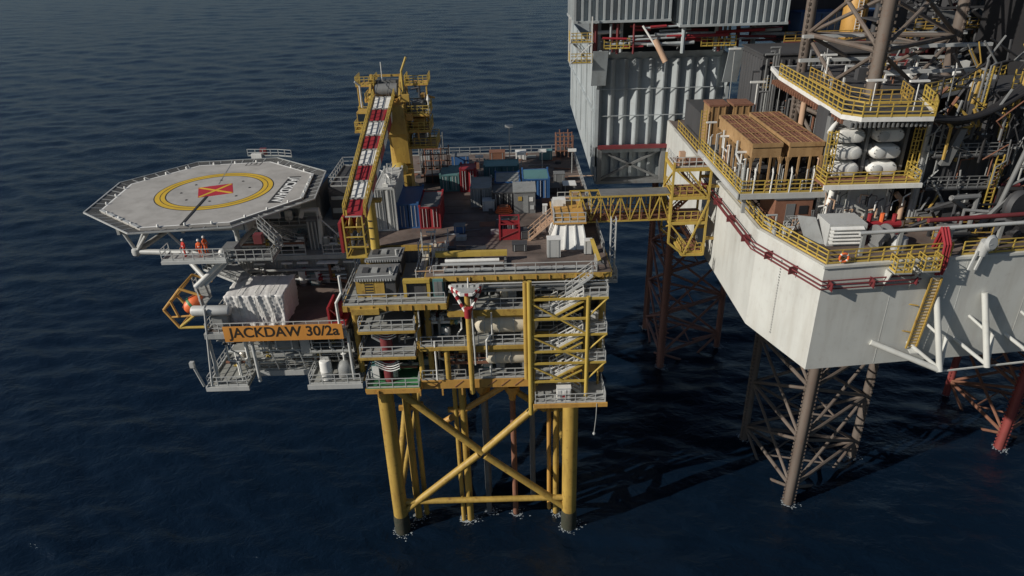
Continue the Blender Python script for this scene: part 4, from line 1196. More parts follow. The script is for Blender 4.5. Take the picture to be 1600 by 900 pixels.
def small_boxes():
    def crate(label, x, y, w_, d_, h_, mat, lid=None, nm='deck_box'):
        T = thing(nm, label, 'box', (x, y, 35))
        MB().box(x - w_ / 2, x + w_ / 2, y, y + d_, 35.1, 35 + h_).build('body', mat, T)
        MB().box(x - w_ / 2 - .04, x + w_ / 2 + .04, y - .04, y + d_ + .04, 35 + h_, 35 + h_ + .07).build('lid', lid or mat, T)
        for q in (-.35, .35):
            MB().box(x + q * w_ - .1, x + q * w_ + .1, y, y + d_, 35, 35.1).build('skid', 'dark', T)
            MB().box(x + q * w_ - .04, x + q * w_ + .04, y - .03, y, 35.1, 35 + h_).build('strap', 'galv', T)
    crate('light grey square box in front of the grey flat roofed container', -2.5, 78.6, 1.4, 1.3, 1.3, 'galvl')
    crate('white switch box on the deck right of the steel cabin', 4.1, 77.0, .5, .5, 1.2, 'white')
    crate('white control cabinet with green panel at the foot of the gangway landing', 4.35, 65.0, 1.35, 1.0, 2.0, 'galvl', 'white')
    crate('small white cabinet at the right foot of the gangway landing', 7.9, 65.6, .8, .7, 1.5, 'galvl', 'white')
    crate('low brown crate near the far right deck corner', 6.6, 88.5, 1.4, 1.2, 1.2, 'mid')
    crate('long dark grey tool chest on the open brown deck', -3.6, 66.6, 2.0, .8, .5, 'mid', 'dark')
    crate('black wheeled bin on the deck left of the gangway stairs', 1.6, 70.0, 1.2, 1.2, .9, 'dark')
    crate('squat dark crate on the deck below the red basket', .9, 66.8, 1.5, 1.0, .8, 'dark')
    crate('rusty open crate between the steel cabin and the gangway landing', 5.0, 79.2, 2.2, 1.6, .7, 'rust')
    crate('dark low skid of hoses behind the steel cabin', 5.4, 84.2, 1.8, 2.0, .8, 'dark')
    crate('small blue tool crate between the blue container and the red basket', -5.6, 72.0, 1.2, 1.0, .9, 'blue', 'mid')
    crate('yellow lidded chest near the feet of the crane pedestal', -9.6, 83.0, 1.4, .9, .9, 'yellow', 'yellow2')
    crate('small red fire box behind the tall narrow red container', -4.6, 90.4, 1.0, .8, 1.2, 'red')
    crate('wide grey crate behind the blue skip container', 3.4, 88.6, 2.6, 1.4, 1.5, 'galv', 'mid')
    crate('teal crate at the far edge beside the rusty corner frame', 5.4, 98.6, 1.8, 1.3, 1.3, 'teal')
    crate('white crate at the far edge left of the teal crate', 1.8, 99.0, 1.5, 1.2, 1.2, 'white')
    crate('rusty brown crate at the far edge left of the white crate', -1.6, 98.4, 2.2, 1.5, 1.4, 'rust')
    crate('blue crate at the far edge behind the dark green container', -6.8, 96.5, 2.4, 1.6, 1.6, 'blue', 'mid')
    crate('orange crate beside the right deck railing past the gangway landing', 8.0, 80.5, 1.2, 1.6, 1.1, 'skid')
    crate('dark crate with white lid beside the right deck railing', 7.6, 84.4, 1.6, 1.8, 1.0, 'dark', 'white')
    T = thing('hose_coil', 'flat coil of orange hose lying beside the steel cabin', 'hose', (-.7, 78.2, 35))
    for k in range(4):
        n = 18
        pts = [(-.7 + (.95 - .1 * k) * math.cos(2 * math.pi * i / n), 78.3 + (.7 - .09 * k) * math.sin(2 * math.pi * i / n), 35.12 + .2 * k) for i in range(n + 1)]
        MB().path(pts, .1, 6).build('coil', 'capsule', T, True)
    MB().box(-1.2, -.2, 77.9, 78.7, 35, 35.9).build('reel_core', 'rust', T)
    # lighting masts at the far side
    for x, y, h, lb in ((1.7, 91.0, 3.2, 'short floodlight mast at the right end of the pale blue half container'), (0.2, 96, 5.6, 'tallest white floodlight mast, rising behind the pale blue half container'), (4.6, 93.4, 2.8, 'white floodlight mast standing behind the blue skip container'), (8.6, 92.6, 3.0, 'white floodlight mast beside the right deck railing near the low brown crate'), (-3.9, 92.2, 2.6, 'white floodlight mast behind the tall narrow red container')):
        L_ = thing('floodlight_mast', lb, 'floodlight', (x, y, 35), 'floodlight masts along the far deck')
        MB().tube((x, y, 35), (x, y, 35 + h), .06, 6).build('mast', 'galv', L_)
        MB().box(x - .55, x + .55, y - .15, y + .15, 35 + h, 35 + h + .35).build('lamp_head', 'white', L_)
    def cage(label, x, y, w_, d_, h_, mat, n=4):
        T = thing('tubular_frame', label, 'frame', (x, y, 35))
        for i in range(n):
            for yy in (y, y + d_):
                MB().tube((x - w_ / 2 + w_ * i / (n - 1), yy, 35), (x - w_ / 2 + w_ * i / (n - 1), yy, 35 + h_ + (.4 if i % 2 else 0)), .07, 6).build('upright', mat, T, True)
        for z in (35.9, 35 + h_ * .55, 35 + h_ - .2):
            MB().box(x - w_ / 2, x + w_ / 2, y - .05, y + .05, z, z + .12).box(x - w_ / 2, x + w_ / 2, y + d_ - .05, y + d_ + .05, z, z + .12).box(x - w_ / 2 - .05, x - w_ / 2 + .05, y, y + d_, z, z + .12).build('ledger', mat, T)
        MB().box(x - w_ / 2 + .1, x + w_ / 2 - .1, y + .1, y + d_ - .1, 35.0, 36.0).build('pump_unit', 'dark', T)
    cage('rusty red tubular frame at the far right corner of the deck', 8.2, 100, 2.4, 2.0, 3.2, 'rust', 5)
    cage('rusty tubular frame with pale pipes left of the dark green container', -9.6, 90.0, 3.2, 2.6, 4.0, 'rust', 4)
    cage('grey tubular frame with dark pump behind the crane pedestal', -10.6, 94.0, 3.0, 3.0, 4.6, 'mid', 4)
    # scaffold tower on the mezzanine
    T = thing('scaffold_tower', 'pale scaffold tower with plank floors rising from the mezzanine', 'scaffold', (-8.0, 66, 32.9))
    xs = (-9.4, -8.0, -6.6); ys_ = (62.4, 65.6, 68.8)
    for x in xs:
        for y in ys_:
            MB().tube((x, y, 32.9), (x, y, 37.0 if y > 63 else 35.4), .06, 6).build('standard', 'galvl', T, True)
    for z in (34.0, 35.2, 36.3):
        for y in ys_[(1 if z > 35.3 else 0):]:
            MB().bar((-9.5, y, z), (-6.5, y, z), .08).build('ledger', 'tan' if z > 35 else 'galvl', T)
        for x in xs:
            MB().bar((x, 65.6 if z > 35.3 else 62.4, z), (x, 68.8, z), .08).build('ledger', 'galvl', T)
    for k in range(8):
        MB().box(-9.4 + .35 * k, -9.1 + .35 * k, 62.3, 68.9, 34.06, 34.11).build('plank', 'cream' if k % 3 else 'galv', T)
    for k in range(5):
        MB().box(-8.1 + .3 * k, -7.85 + .3 * k, 65.5, 68.9, 35.26, 35.31).build('plank', 'cream', T)
    MB().box(-7.6, -6.7, 63.2, 64.6, 34.12, 34.7).build('tool_sack', 'tarp', T)
small_boxes()
def deck_scatter():
    rg = random.Random(41)
    n = 0
    for x0, x1, y0, y1, k in ((-7.6, -1.5, 66, 84, 16), (5.2, 8.9, 77, 99, 12), (-15.6, -9, 90, 101, 14), (-7, 4, 94, 101.5, 18)):
        for i in range(k):
            x = rg.uniform(x0, x1); y = rg.uniform(y0, y1)
            q = rg.random()
            if q < .35:
                MB().box(x - rg.uniform(.2, .7), x + rg.uniform(.2, .7), y, y + rg.uniform(.3, .9), 35.0, 35 + rg.uniform(.15, .7)).build('deck_fitting', rg.choice(['dark', 'mid', 'rust', 'galv']), PF)
            elif q < .7:
                a = rg.uniform(-.4, .4); L = rg.uniform(1.2, 3.5)
                MB().tube((x, y, 35.1), (x + L * math.cos(a), y + L * math.sin(a), 35.1), rg.uniform(.04, .1), 6).build('deck_pipe', rg.choice(['galvl', 'rust', 'mid', 'tan']), PF, True)
            else:
                MB().box(x - .9, x + .9, y, y + 1.4, 35.0, 35.035).build('deck_hatch', rg.choice(['rust', 'mid', 'deckg']), PF)
    for x, y in ((-8.2, 64.2), (-8.2, 67.4)):
        MB().tube((x, y, 35), (x, y, 37.2), .05, 6).box(x - .5, x + .5, y - .1, y + .1, 37.2, 37.35).build('lamp_post', 'galvl', PF)
deck_scatter()
# machine enclosures with yellow ends on the mezzanine
def enclosure(label, x0, x1, y0, y1, z0, h):
    T = thing('generator_enclosure', label, 'generator', ((x0 + x1) / 2, y0, z0))
    MB().box(x0, x1, y0, y1, z0 + .15, z0 + h).build('body', 'dark', T)
    MB().box(x0 - .1, x1 + .1, y0 - .25, y1 + .1, z0 + h, z0 + h + .16).build('roof', 'mid', T)
    xm = x0 + (x1 - x0) * .72
    for a, b in ((x0 + .05, x0 + (xm - x0) * .32), (x0 + (xm - x0) * .34, x0 + (xm - x0) * .64), (x0 + (xm - x0) * .66, xm)):
        MB().box(a, b, y0 - .06, y0, z0 + .3, z0 + h - .15).build('yellow_panel', 'yellow', T)
    for k in range(4):
        MB().box(x0 + .9, x0 + 1.7, y0 - .09, y0 - .06, z0 + .45 + .3 * k, z0 + .58 + .3 * k).build('louvre', 'markk', T)
    for k in range(int((x1 - x0) / .25)):
        MB().box(x0 + .25 * k, x0 + .25 * k + .12, y0 - .3, y0 - .22, z0 + h - .04, z0 + h + .18).build('roof_tooth', 'galvl', T)
    MB().box(x0, x1, y0, y1, z0, z0 + .15).build('skid', 'yellow', T)
    for k in range(3):
        xx = x0 + .5 + k * .9
        MB().box(xx, xx + .6, y0 + 1.2, y0 + 2.2, z0 + h + .16, z0 + h + .34).build('roof_vent', ('dark', 'galv', 'mid')[k], T)
    MB().path([(x0 + .1, y0 + .2, z0 + h + .22), (x1 - .3, y0 + .5, z0 + h + .22), (x1 - .2, y0 + 2.6, z0 + h + .22)], .06, 6).build('conduit', 'galvl', T, True)
    MB().tube((x1 - .5, y0 + 1, z0 + h), (x1 - .5, y0 + 1, z0 + h + .8), .16, 8).build('exhaust', 'galvl', T, True)
enclosure('dark roofed generator with yellow louvred front behind the mezzanine railing', -15.3, -11.4, 61.6, 64.8, 32.9, 1.9)
enclosure('second dark generator with yellow front set behind the first one', -15.0, -11.4, 66.0, 68.9, 32.9, 1.9)
def yframe():
    T = thing('portal_gantry', 'yellow portal frame around a dark opening under the scaffold', 'frame', (-9.3, 61.5, 32.9))
    MB().box(-10.6, -10.3, 61.2, 61.6, 32.9, 34.5).build('post', 'yellow2', T)
    MB().box(-8.3, -8.0, 61.2, 61.6, 32.9, 34.5).build('post', 'yellow2', T)
    MB().box(-10.6, -8.0, 61.15, 61.65, 34.5, 34.85).build('lintel', 'yellow2', T)
    MB().box(-10.2, -8.4, 61.5, 62.2, 32.9, 34.4).build('machine', 'dark', T)
    T = thing('blue_locker', 'upright blue grey locker beside the yellow portal frame', 'locker', (-7.2, 61.5, 32.9))
    MB().box(-7.7, -6.7, 61.2, 62.1, 32.95, 34.8).build('body', 'teal', T)
    MB().box(-7.6, -7.22, 61.15, 61.2, 33.1, 34.6).build('door', 'mid', T)
    MB().box(-7.18, -6.8, 61.15, 61.2, 33.1, 34.6).build('door', 'mid', T)
yframe()
def pipe_rack():
    T = thing('pipe_rack', 'long yellow beam and white pipe on a low rack along the deck front', 'pipe rack', (-4, 63.5, 35))
    MB().box(-7.6, -.4, 64.4, 64.9, 35.7, 36.2).build('beam', 'yellow2', T)
    MB().tube((-6.6, 63.8, 35.55), (-1.2, 63.8, 35.55), .2, 10).build('pipe', 'white', T, True)
    MB().tube((-7.0, 63.2, 35.45), (-.8, 63.2, 35.45), .16, 10).build('pipe', 'galv', T, True)
    for x in (-7.5, -5.2, -2.9, -.6):
        MB().box(x - .12, x + .12, 62.7, 65, 35, 35.3).box(x - .1, x + .1, 64.5, 64.8, 35.3, 35.7).build('stand', 'mid', T)
    T = thing('cable_trough', 'blue grey cable trough lying along the deck front railing', 'trough', (0, 62.3, 35))
    MB().box(-6.6, 7.6, 62.0, 62.6, 35.0, 35.25).build('trough', 'mid', T)
    for k in range(12):
        MB().box(-6.5 + 1.17 * k, -5.45 + 1.17 * k, 61.95, 62.65, 35.25, 35.3).build('cover', 'galv', T)
    T = thing('yellow_bollard', 'short leaning yellow hydraulic arm at the right front deck corner', 'hydraulic arm', (8.8, 64, 35))
    MB().hexa([(8.5, 63.4, 35), (9.1, 63.4, 35), (9.1, 64.0, 35), (8.5, 64.0, 35), (8.0, 65.2, 36.8), (8.4, 65.2, 36.8), (8.4, 65.6, 36.8), (8.0, 65.6, 36.8)]).build('arm', 'yellow2', T)
    MB().box(8.3, 9.2, 63.2, 64.2, 35.0, 35.2).build('foot', 'mid', T)
    T = thing('lattice_mast', 'slender grey lattice mast at the right edge of the platform', 'mast', (10.4, 66.2, 32))
    for dx, dy in ((-.25, -.25), (.25, -.25), (.25, .25), (-.25, .25)):
        MB().tube((10.45 + dx, 66.2 + dy, 32), (10.45 + dx, 66.2 + dy, 38.8), .05, 6).build('upright', 'galvl', T)
    for k in range(14):
        z = 32.1 + k * .48
        s_ = 1 if k % 2 else -1
        MB().bar((10.45 - .25 * s_, 65.95, z), (10.45 + .25 * s_, 65.95, z + .48), .05).bar((10.2, 66.2 - .25 * s_, z), (10.2, 66.2 + .25 * s_, z + .48), .05).build('lacing', 'galv', T)
    MB().box(9.7, 11.0, 65.4, 67.0, 31.8, 32.0).build('base_bracket', 'galv', T)
    MB().rail([(9.9, 65.5, 32), (10.95, 65.5, 32), (10.95, 66.9, 32)], gap=.5).build('base_railing', 'galvl', T)
pipe_rack()

# ================================================================ gangway, its landing and its tower
def gangway():
    T = thing('gangway_landing', 'white tapered landing pedestal with side stair at the platform end of the gangway', 'landing', (6, 70, 35))
    MB().hexa([(4.2, 67.0, 35), (8.0, 67.0, 35), (8.0, 72, 35), (4.2, 72, 35), (4.9, 69.0, 37.2), (7.6, 69.0, 37.2), (7.6, 73, 37.2), (4.9, 73, 37.2)]).build('pedestal', 'white', T)
    for x in (4.4, 5.6, 6.8, 7.9):
        MB().bar((x, 66.9, 35.1), (5.0 + (x - 4.4) * .74, 68.9, 37.1), .12, .3).build('gusset', 'galvl', T)
    MB().box(4.5, 8.0, 68.6, 75.2, 37.2, 37.35).build('platform', 'orange', T)
    MB().rail([(4.6, 73.0, 37.35), (4.6, 68.7, 37.35), (7.9, 68.7, 37.35)], gap=.9).build('railing', 'galvl', T)
    MB().rail([(5.4, 75.1, 37.35), (7.9, 75.1, 37.35)], gap=.9).build('railing', 'galvl', T)
    MB().box(4.8, 6.2, 73.6, 74.6, 37.36, 38.1).build('control_box', 'white', T)
    for y in (70.0, 74.6):
        MB().tube((7.6, y, 35), (7.6, y, 37.2), .18, 8).build('leg', 'yellow', T, True)
    MB().stairs((1.9, 70.2, 35.0), (4.5, 70.2, 37.3), 1.2).build('stair_flight', 'tan', T)
    g = thing('gangway', 'yellow covered truss gangway bridging the platform and the jack-up rig', 'gangway', (12.5, 74, 35.5))
    x0, x1 = 6.8, 17.6; z0, z1 = 35.6, 38.5; ya, yb = 73.0, 75.2
    n = 10
    for y in (ya, yb):
        for z in (z0, z1):
            MB().bar((x0, y, z), (x1, y, z + .1), .16).build('chord', 'yellow2', g)
        for i in range(n + 1):
            x = x0 + (x1 - x0) * i / n
            MB().bar((x, y, z0), (x, y, z1), .11).build('post', 'yellow2', g)
            if i < n:
                xb = x0 + (x1 - x0) * (i + 1) / n
                a, b = ((x, z0), (xb, z1)) if i % 2 == 0 else ((x, z1), (xb, z0))
                MB().bar((a[0], y, a[1]), (b[0], y, b[1]), .11).build('diagonal', 'yellow2', g)
    for i in range(n + 1):
        x = x0 + (x1 - x0) * i / n
        MB().bar((x, ya, z1), (x, yb, z1), .1).bar((x, ya, z0), (x, yb, z0), .12).build('tie', 'yellow', g)
    MB().box(x0, x1, ya + .1, yb - .1, z0 + .02, z0 + .1).build('floor_grating', 'rust', g)
    MB().box(x0 + 3.2, x1, ya + .05, yb - .05, z1 + .12, z1 + .2).build('roof_sheet', 'mid', g)
    MB().rail([(x0, ya + .25, z0 + .1), (x1, ya + .25, z0 + .1)], gap=1.0).build('handrail', 'rust', g)
    MB().rail([(x0, yb - .25, z0 + .1), (x1, yb - .25, z0 + .1)], gap=1.0).build('handrail', 'rust', g)
    t = thing('gangway_tower', 'yellow braced access tower bolted to the side of the white hull', 'tower', (19.6, 74, 31.5))
    X0, X1, Y0, Y1 = 17.6, 21.6, 72.2, 76.2
    for x in (X0, X1):
        for y in (Y0, Y1):
            MB().bar((x, y, 31.6 if x == X1 else 33.2), (x, y, 42.4), .22).build('upright', 'yellow2', t)
    for y in (Y0, Y1):
        MB().bar((X0, y, 33.2), (X1 - 2.2, y, 31.7), .22).build('upright', 'yellow2', t)
    for z in (31.7, 35.5, 38.4, 41.6):
        xa = X1 - 2.4 if z < 32 else X0
        MB().bar((xa, Y0, z), (X1, Y0, z), .2, .34).build('beam', 'yellow2', t)
        MB().bar((xa, Y1, z), (X1, Y1, z), .2, .34).build('beam', 'yellow', t)
        MB().bar((xa, Y0, z), (xa, Y1, z), .2, .3).build('beam', 'yellow2', t)
        MB().bar((X1, Y0, z), (X1, Y1, z), .2, .3).build('beam', 'yellow', t)
        f = MB().box(xa + .1, X1 - .1, Y0 + .1, Y1 - .1, z + .12, z + .2).build('floor', 'rust', t)
        MB().rail([(X1 - .2, Y0 + .15, z + .2), (xa + .15, Y0 + .15, z + .2), (xa + .15, Y1 - .15, z + .2)], gap=.7).build('floor_railing', 'yellow2' if z < 41 else 'galvl', f)
    for a, b in (((X1 - 2.2, Y0 - .1, 31.8), (X1 + .1, Y0 - .1, 38.2)), ((X0, Y0 - .08, 35.5), (X0 + 2, Y0 - .08, 33.0)), ((X0, Y0, 41.5), (X0, Y1, 38.6)), ((X0, Y1, 38.3), (X0, Y0, 35.7)), ((X1, Y0 - .05, 38.5), (X0 + 1.6, Y0 - .05, 41.4)), ((X0, Y0, 35.3), (X0, Y1, 33.4)), ((X0 + .2, Y0 - .04, 41.6), (X1 - .4, Y0 - .04, 38.5))):
        MB().bar(a, b, .16).build('diagonal', 'yellow2', t)
    MB().stairs((18.2, 74.8, 35.7), (20.8, 74.8, 38.4), .9).build('stair_flight', 'rust', t)
    MB().stairs((20.8, 73.4, 38.6), (18.2, 73.4, 41.6), .9).build('stair_flight', 'rust', t)
    MB().stairs((20.9, 73.6, 32.0), (18.6, 73.6, 35.5), .9).build('stair_flight', 'rust', t)
    for z in (33.5, 39.6):
        for y in (Y0 + .3, Y1 - .3):
            MB().bar((X1, y, z), (22.7, y, z), .3).build('hull_bracket', 'yellow', t)
    MB().box(18.2, 18.8, 72.6, 73.2, 41.8, 43.4).build('gate_post', 'tan', t)
gangway()
# ================================================================ jack-up rig: hull
HB, HT = 30.0, 40.0
HULL = thing('jackup_hull', 'white painted jack-up rig hull with angular bow raised above the sea', 'rig hull', (45, 75, HB))
HP = [(22.8, 113), (22.7, 59.4), (25.4, 51.2), (64, 54.9), (82, 80), (82, 113)]
def hb(x):                     # y of the camera facing side at x
    return 51.2 + (x - 25.4) * (54.9 - 51.2) / (64 - 25.4)
MB().prism(HP, HB, HT).build('hull_shell', 'hull', HULL)
MB().prism([(23.0, 112.8), (22.9, 59.5), (25.5, 51.45), (63.9, 55.1), (81.7, 80.1), (81.7, 112.8)], HT + .004, HT + .03).build('main_deck', 'deck', HULL)
# bulwark strip and edge rails
def hrail(pts, mat='yellow2', **k):
    return MB().rail(pts, **k).build('railing', mat, HULL)
hrail([(23.0, 70, HT), (23.0, 59.5, HT), (25.6, 51.5, HT), (36.2, hb(36.2) + .2, HT)], gap=1.25, h=1.2, mids=(.35, .7), r=.055)
hrail([(37.2, hb(37.2) + .2, HT), (46, hb(46) + .2, HT), (62, hb(62) + .2, HT)], gap=1.4, h=1.2, mids=(.35, .7), r=.05)
hrail([(23.2, 95, HT), (23.2, 74, HT)], gap=1.4, h=1.2, mids=(.5,))
rub = MB()
for a, b in (((22.66, 95), (22.56, 59.38)), ((22.56, 59.38), (25.3, 51.1)), ((25.3, 51.1), (64, 54.8))):
    rub.bar((a[0], a[1], HT - .1), (b[0], b[1], HT - .1), .12, .22)
rub.build('rubbing_strake', 'hull', HULL)
# red fire mains along the hull side, on brackets
for off, dz in ((.35, -1.25), (.62, -1.5), (.42, -1.95)):
    MB().path([(22.7 - off, 78, HT + dz), (22.6 - off, 59.3, HT + dz), (25.4 - off * .6, 51.2 - off * .9, HT + dz), (33.6, hb(33.6) - off, HT + dz)], .065, 8).build('fire_main', 'maroon', HULL, True)
for x, y, nx, ny in ((22.7, 76, -1, 0), (22.7, 71, -1, 0), (22.65, 66, -1, 0), (22.6, 61, -1, 0), (23.4, 57.2, -.95, -.3), (24.4, 54, -.95, -.3), (25.9, 51.2, 0, -1), (29.5, 51.6, 0, -1), (33.2, 52, 0, -1)):
    MB().bar((x, y, HT - 1.6), (x + nx * .85, y + ny * .85, HT - 1.6), .08, .7).build('pipe_bracket', 'maroon', HULL)
# draught marks down the bow
dm = MB()
for k in range(28):
    t = .42
    x = 22.7 + (25.4 - 22.7) * t - .03; y = 59.4 + (51.2 - 59.4) * t - .01
    z = 31.0 + k * .27
    dm.box(x - .03, x + .0, y - .09, y + .09 - (.06 if k % 3 else 0), z, z + .09)
dm.build('draught_marks', 'mid', HULL)
# weld seams of the side plating
sm = MB()
for k in range(1, 6):
    x = 25.4 + 6.2 * k
    sm.bar((x, hb(x) - .0, HB + .1), (x, hb(x) + .005, HT - .3), .05, .03)
sm.build('weld_seam', 'hull', HULL)
# triangular fender frames on the camera facing side
def fender(x):
    yb = hb(x)
    f = MB().tube((x - .6, yb - .3, 36.5), (x + .1, yb - 2.3, 30.3), .26, 12).build('fender_post', 'hull', HULL, True)
    MB().tube((x - 2.0, yb - .1, 32.0), (x + .05, yb - 2.2, 30.5), .17, 10).build('fender_strut', 'hull', f, True)
    MB().tube((x + 1.4, yb - .1, 32.3), (x + .15, yb - 2.2, 30.4), .17, 10).build('fender_strut', 'hull', f, True)
    MB().tube((x - 1.2, yb - .05, 34.2), (x - .3, yb - 1.1, 33.4), .13, 8).build('fender_strut', 'hull', f, True)
fender(36.3); fender(40.6); fender(45.4)
MB().tube((30.9, hb(30.9), 32.3), (36.3, hb(36.3) - 2.2, 30.4), .26, 10).build('fender_strut', 'hull', HULL, True)
MB().bar((36.2, hb(36) - 2.2, 30.2), (47, hb(47) - 1.9, 30.3), .12).build('fender_rail', 'hull', HULL)
# ladder down the side
lad = MB()
for sx in (-.42, .42):
    lad.bar((35.1 + sx, hb(35) - .45, 38.4), (34.5 + sx, hb(35) - .45, 31.6), .12, .14)
lr = lad.build('ladder', 'yellow', HULL)
lad = MB().hexa([(34.15, hb(35) - .36, 31.7), (34.85, hb(35) - .36, 31.7), (34.85, hb(35) - .3, 31.7), (34.15, hb(35) - .3, 31.7), (34.75, hb(35) - .36, 38.4), (35.45, hb(35) - .36, 38.4), (35.45, hb(35) - .3, 38.4), (34.75, hb(35) - .3, 38.4)])
lad.build('ladder_back', 'cream', lr)
lad = MB()
for k in range(22):
    z = 31.8 + k * .3; x = 34.5 + .6 * (z - 31.6) / 6.8
    lad.bar((x - .4, hb(35) - .45, z), (x + .4, hb(35) - .45, z), .05)
lad.build('rung', 'yellow', lr)
for z in (33.2, 35.8):
    MB().bar((34.2, hb(35) - .4, z), (33.3, hb(35), z), .08).build('ladder_stay', 'yellow', lr)
MB().hexa([(34.3, hb(35) - .9, 31.3), (35.0, hb(35) - .9, 31.3), (35.0, hb(35), 31.5), (34.3, hb(35), 31.5), (34.3, hb(35) - .9, 31.38), (35.0, hb(35) - .9, 31.38), (35.0, hb(35), 31.58), (34.3, hb(35), 31.58)]).build('ladder_foot', 'hull', lr)
# small outboard platforms with yellow gates and triangular brackets
for x in (31.6, 34.0):
    p = MB().box(x - .7, x + .7, hb(x) - 1.1, hb(x), 39.3, 39.4).build('outboard_platform', 'galv', HULL)
    MB().rail([(x - .65, hb(x), 39.4), (x - .65, hb(x) - 1.05, 39.4), (x + .65, hb(x) - 1.05, 39.4), (x + .65, hb(x), 39.4)], gap=.6, h=1.3, mids=(.35, .7)).build('platform_gate', 'yellow2', p)
    MB().hexa([(x - .9, hb(x) - .9, 39.1), (x - .8, hb(x) - .9, 39.1), (x - .8, hb(x), 37.0), (x - .9, hb(x), 37.0), (x - .9, hb(x) - 1.0, 39.3), (x - .8, hb(x) - 1.0, 39.3), (x - .8, hb(x), 39.3), (x - .9, hb(x), 39.3)]).build('platform_bracket', 'hull', p)
# red hose bundle hanging over the edge and a white davit head
for k in range(3):
    x = 35.3 + .25 * k
    MB().path([(x, 53.6, 40.2), (x + .1, 53.2, 42.2), (x - .1, hb(x) - .2, 41.2), (x - .2, hb(x) - .45, 39.6), (x - .3, hb(x) - .35, 38.6)], .11, 8).build('hose', 'red', HULL, True)
d = MB().tube((38.6, hb(38) - .1, 40.2), (38.6, hb(38) - .4, 41.4), .45, 12).lathe([(.5, -.2), (.7, 0), (.5, .2)], (38.9, hb(38) - .5, 41.3), (.3, -1, .2), 14).build('davit_head', 'galvl', HULL, True)
for q in (0, .55):
    MB().bar((38.1 + q, hb(38) - .35, 40.6), (37.7 + q, hb(38) - .45, 38.9), .16).build('davit_arm', 'galvl', d)
# long grey header pipe on posts above the rail
MB().tube((28.6, 53.0, 42.0), (62, 56, 42.0), .17, 10).build('header_pipe', 'galvl', HULL, True)
for x in (29, 32.2, 36.6, 41, 46):
    MB().box(x - .14, x + .14, 53 + (x - 28.6) * .09 - .14, 53 + (x - 28.6) * .09 + .14, HT, 41.9).build('pipe_post', 'grey', HULL)
MB().tube((35, 54.6, 42.3), (60, 57, 42.3), .2, 10).build('fire_main', 'maroon', HULL, True)
def buoy():
    T = thing('lifebuoy', 'orange lifebuoy ring hung on the yellow hull railing', 'lifebuoy', (26.9, 51.4, 40.6))
    n = 20; vs = []; fs = []
    for i in range(n):
        a = 2 * math.pi * i / n
        for j in range(8):
            b = 2 * math.pi * j / 8
            r = .36 + .09 * math.cos(b)
            vs.append((26.9 + r * math.cos(a), 51.42 + .09 * math.sin(b), 40.6 + r * math.sin(a)))
    for i in range(n):
        for j in range(8):
            fs.append((i * 8 + j, i * 8 + (j + 1) % 8, ((i + 1) % n) * 8 + (j + 1) % 8, ((i + 1) % n) * 8 + j))
    MB().add(vs, fs).build('ring', 'capsule', T, True)
    for a in (45, 135, 225, 315):
        c, s_ = math.cos(R(a)), math.sin(R(a))
        MB().lathe([(.1, -.05), (.105, 0), (.1, .05)], (26.9 + .36 * c, 51.42, 40.6 + .36 * s_), (-s_, 0, c), 8).build('white_band', 'white', T, True)
buoy()

# ================================================================ jack-up legs
def make_leg(label, P, z0, z1, mat, bmat, chord_r=.5, bay=7.2, zb=None, redabove=None, group='jack-up legs'):
    cx = sum(p[0] for p in P) / 3; cy = sum(p[1] for p in P) / 3
    T = thing('rig_lattice_tower', label, 'rig leg', (cx, cy, 0), group)
    c = V(cx, cy, 0)
    for x, y in P:
        ch = MB().tube((x, y, z0), (x, y, z1), chord_r, 14).build('chord', mat, T, True)
        dr = (V(x, y, 0) - c).normalized()
        tn = V(-dr.y, dr.x, 0)
        # toothed rack plate on two sides
        for sg in (-1, 1):
            rk = MB()
            q = V(x, y, 0) + tn * sg * chord_r * .9
            rk.bar(q + V(0, 0, z0), q + V(0, 0, z1), .16, .16)
            k = int((z1 - z0) / .55)
            for i in range(k):
                z = z0 + (i + .5) * (z1 - z0) / k
                e = q + tn * sg * .14
                rk.box(e.x - .1, e.x + .1, e.y - .1, e.y + .1, z - .13, z + .13)
            rk.build('rack', mat, ch)
    n = int((z1 - z0) / bay) + 1
    for s_ in range(3):
        a = V(*P[s_], 0); b = V(*P[(s_ + 1) % 3], 0); m = (a + b) / 2
        for i in range(n):
            za = z0 + i * bay
            zt = min(za + bay, z1)
            if za > z1 - 1:
                break
            H_ = lambda p, z: V(p.x, p.y, z)
            MB().tube(H_(a, za), H_(b, za), .24, 8).build('horizontal', bmat, T, True)
            # X brace
            MB().tube(H_(a, za), H_(b, zt), .2, 8).build('diagonal', bmat, T, True)
            MB().tube(H_(b, za), H_(a, zt), .2, 8).build('diagonal', bmat, T, True)
            # span breaker
            c0 = V(*P[(s_ + 2) % 3], 0); m2 = (b + c0) / 2
            MB().tube(H_(m, za), H_(m2, za), .13, 6).build('span_breaker', bmat, T, True)
    return T
make_leg('weathered brown lattice leg rising from the sea through the white gear house', [(33.9, 66), (32.0, 78.2), (45.6, 74.4)], -5, 78, 'legm', 'legm', .55, 7.4, group=None)
make_leg('rusty lattice leg standing in the sea behind the yellow gangway tower', [(24.0, 97.3), (23.9, 109.8), (35.0, 103.2)], -5, 33, 'legrust', 'legrust', .5, 7.4, group=None)
make_leg('red and white painted lattice leg under the far right of the hull', [(66.0, 75.0), (65.8, 87.5), (77.0, 81.5)], -5, 31, 'legred', 'rust', .5, 7.4, group=None)
make_leg_extra = None

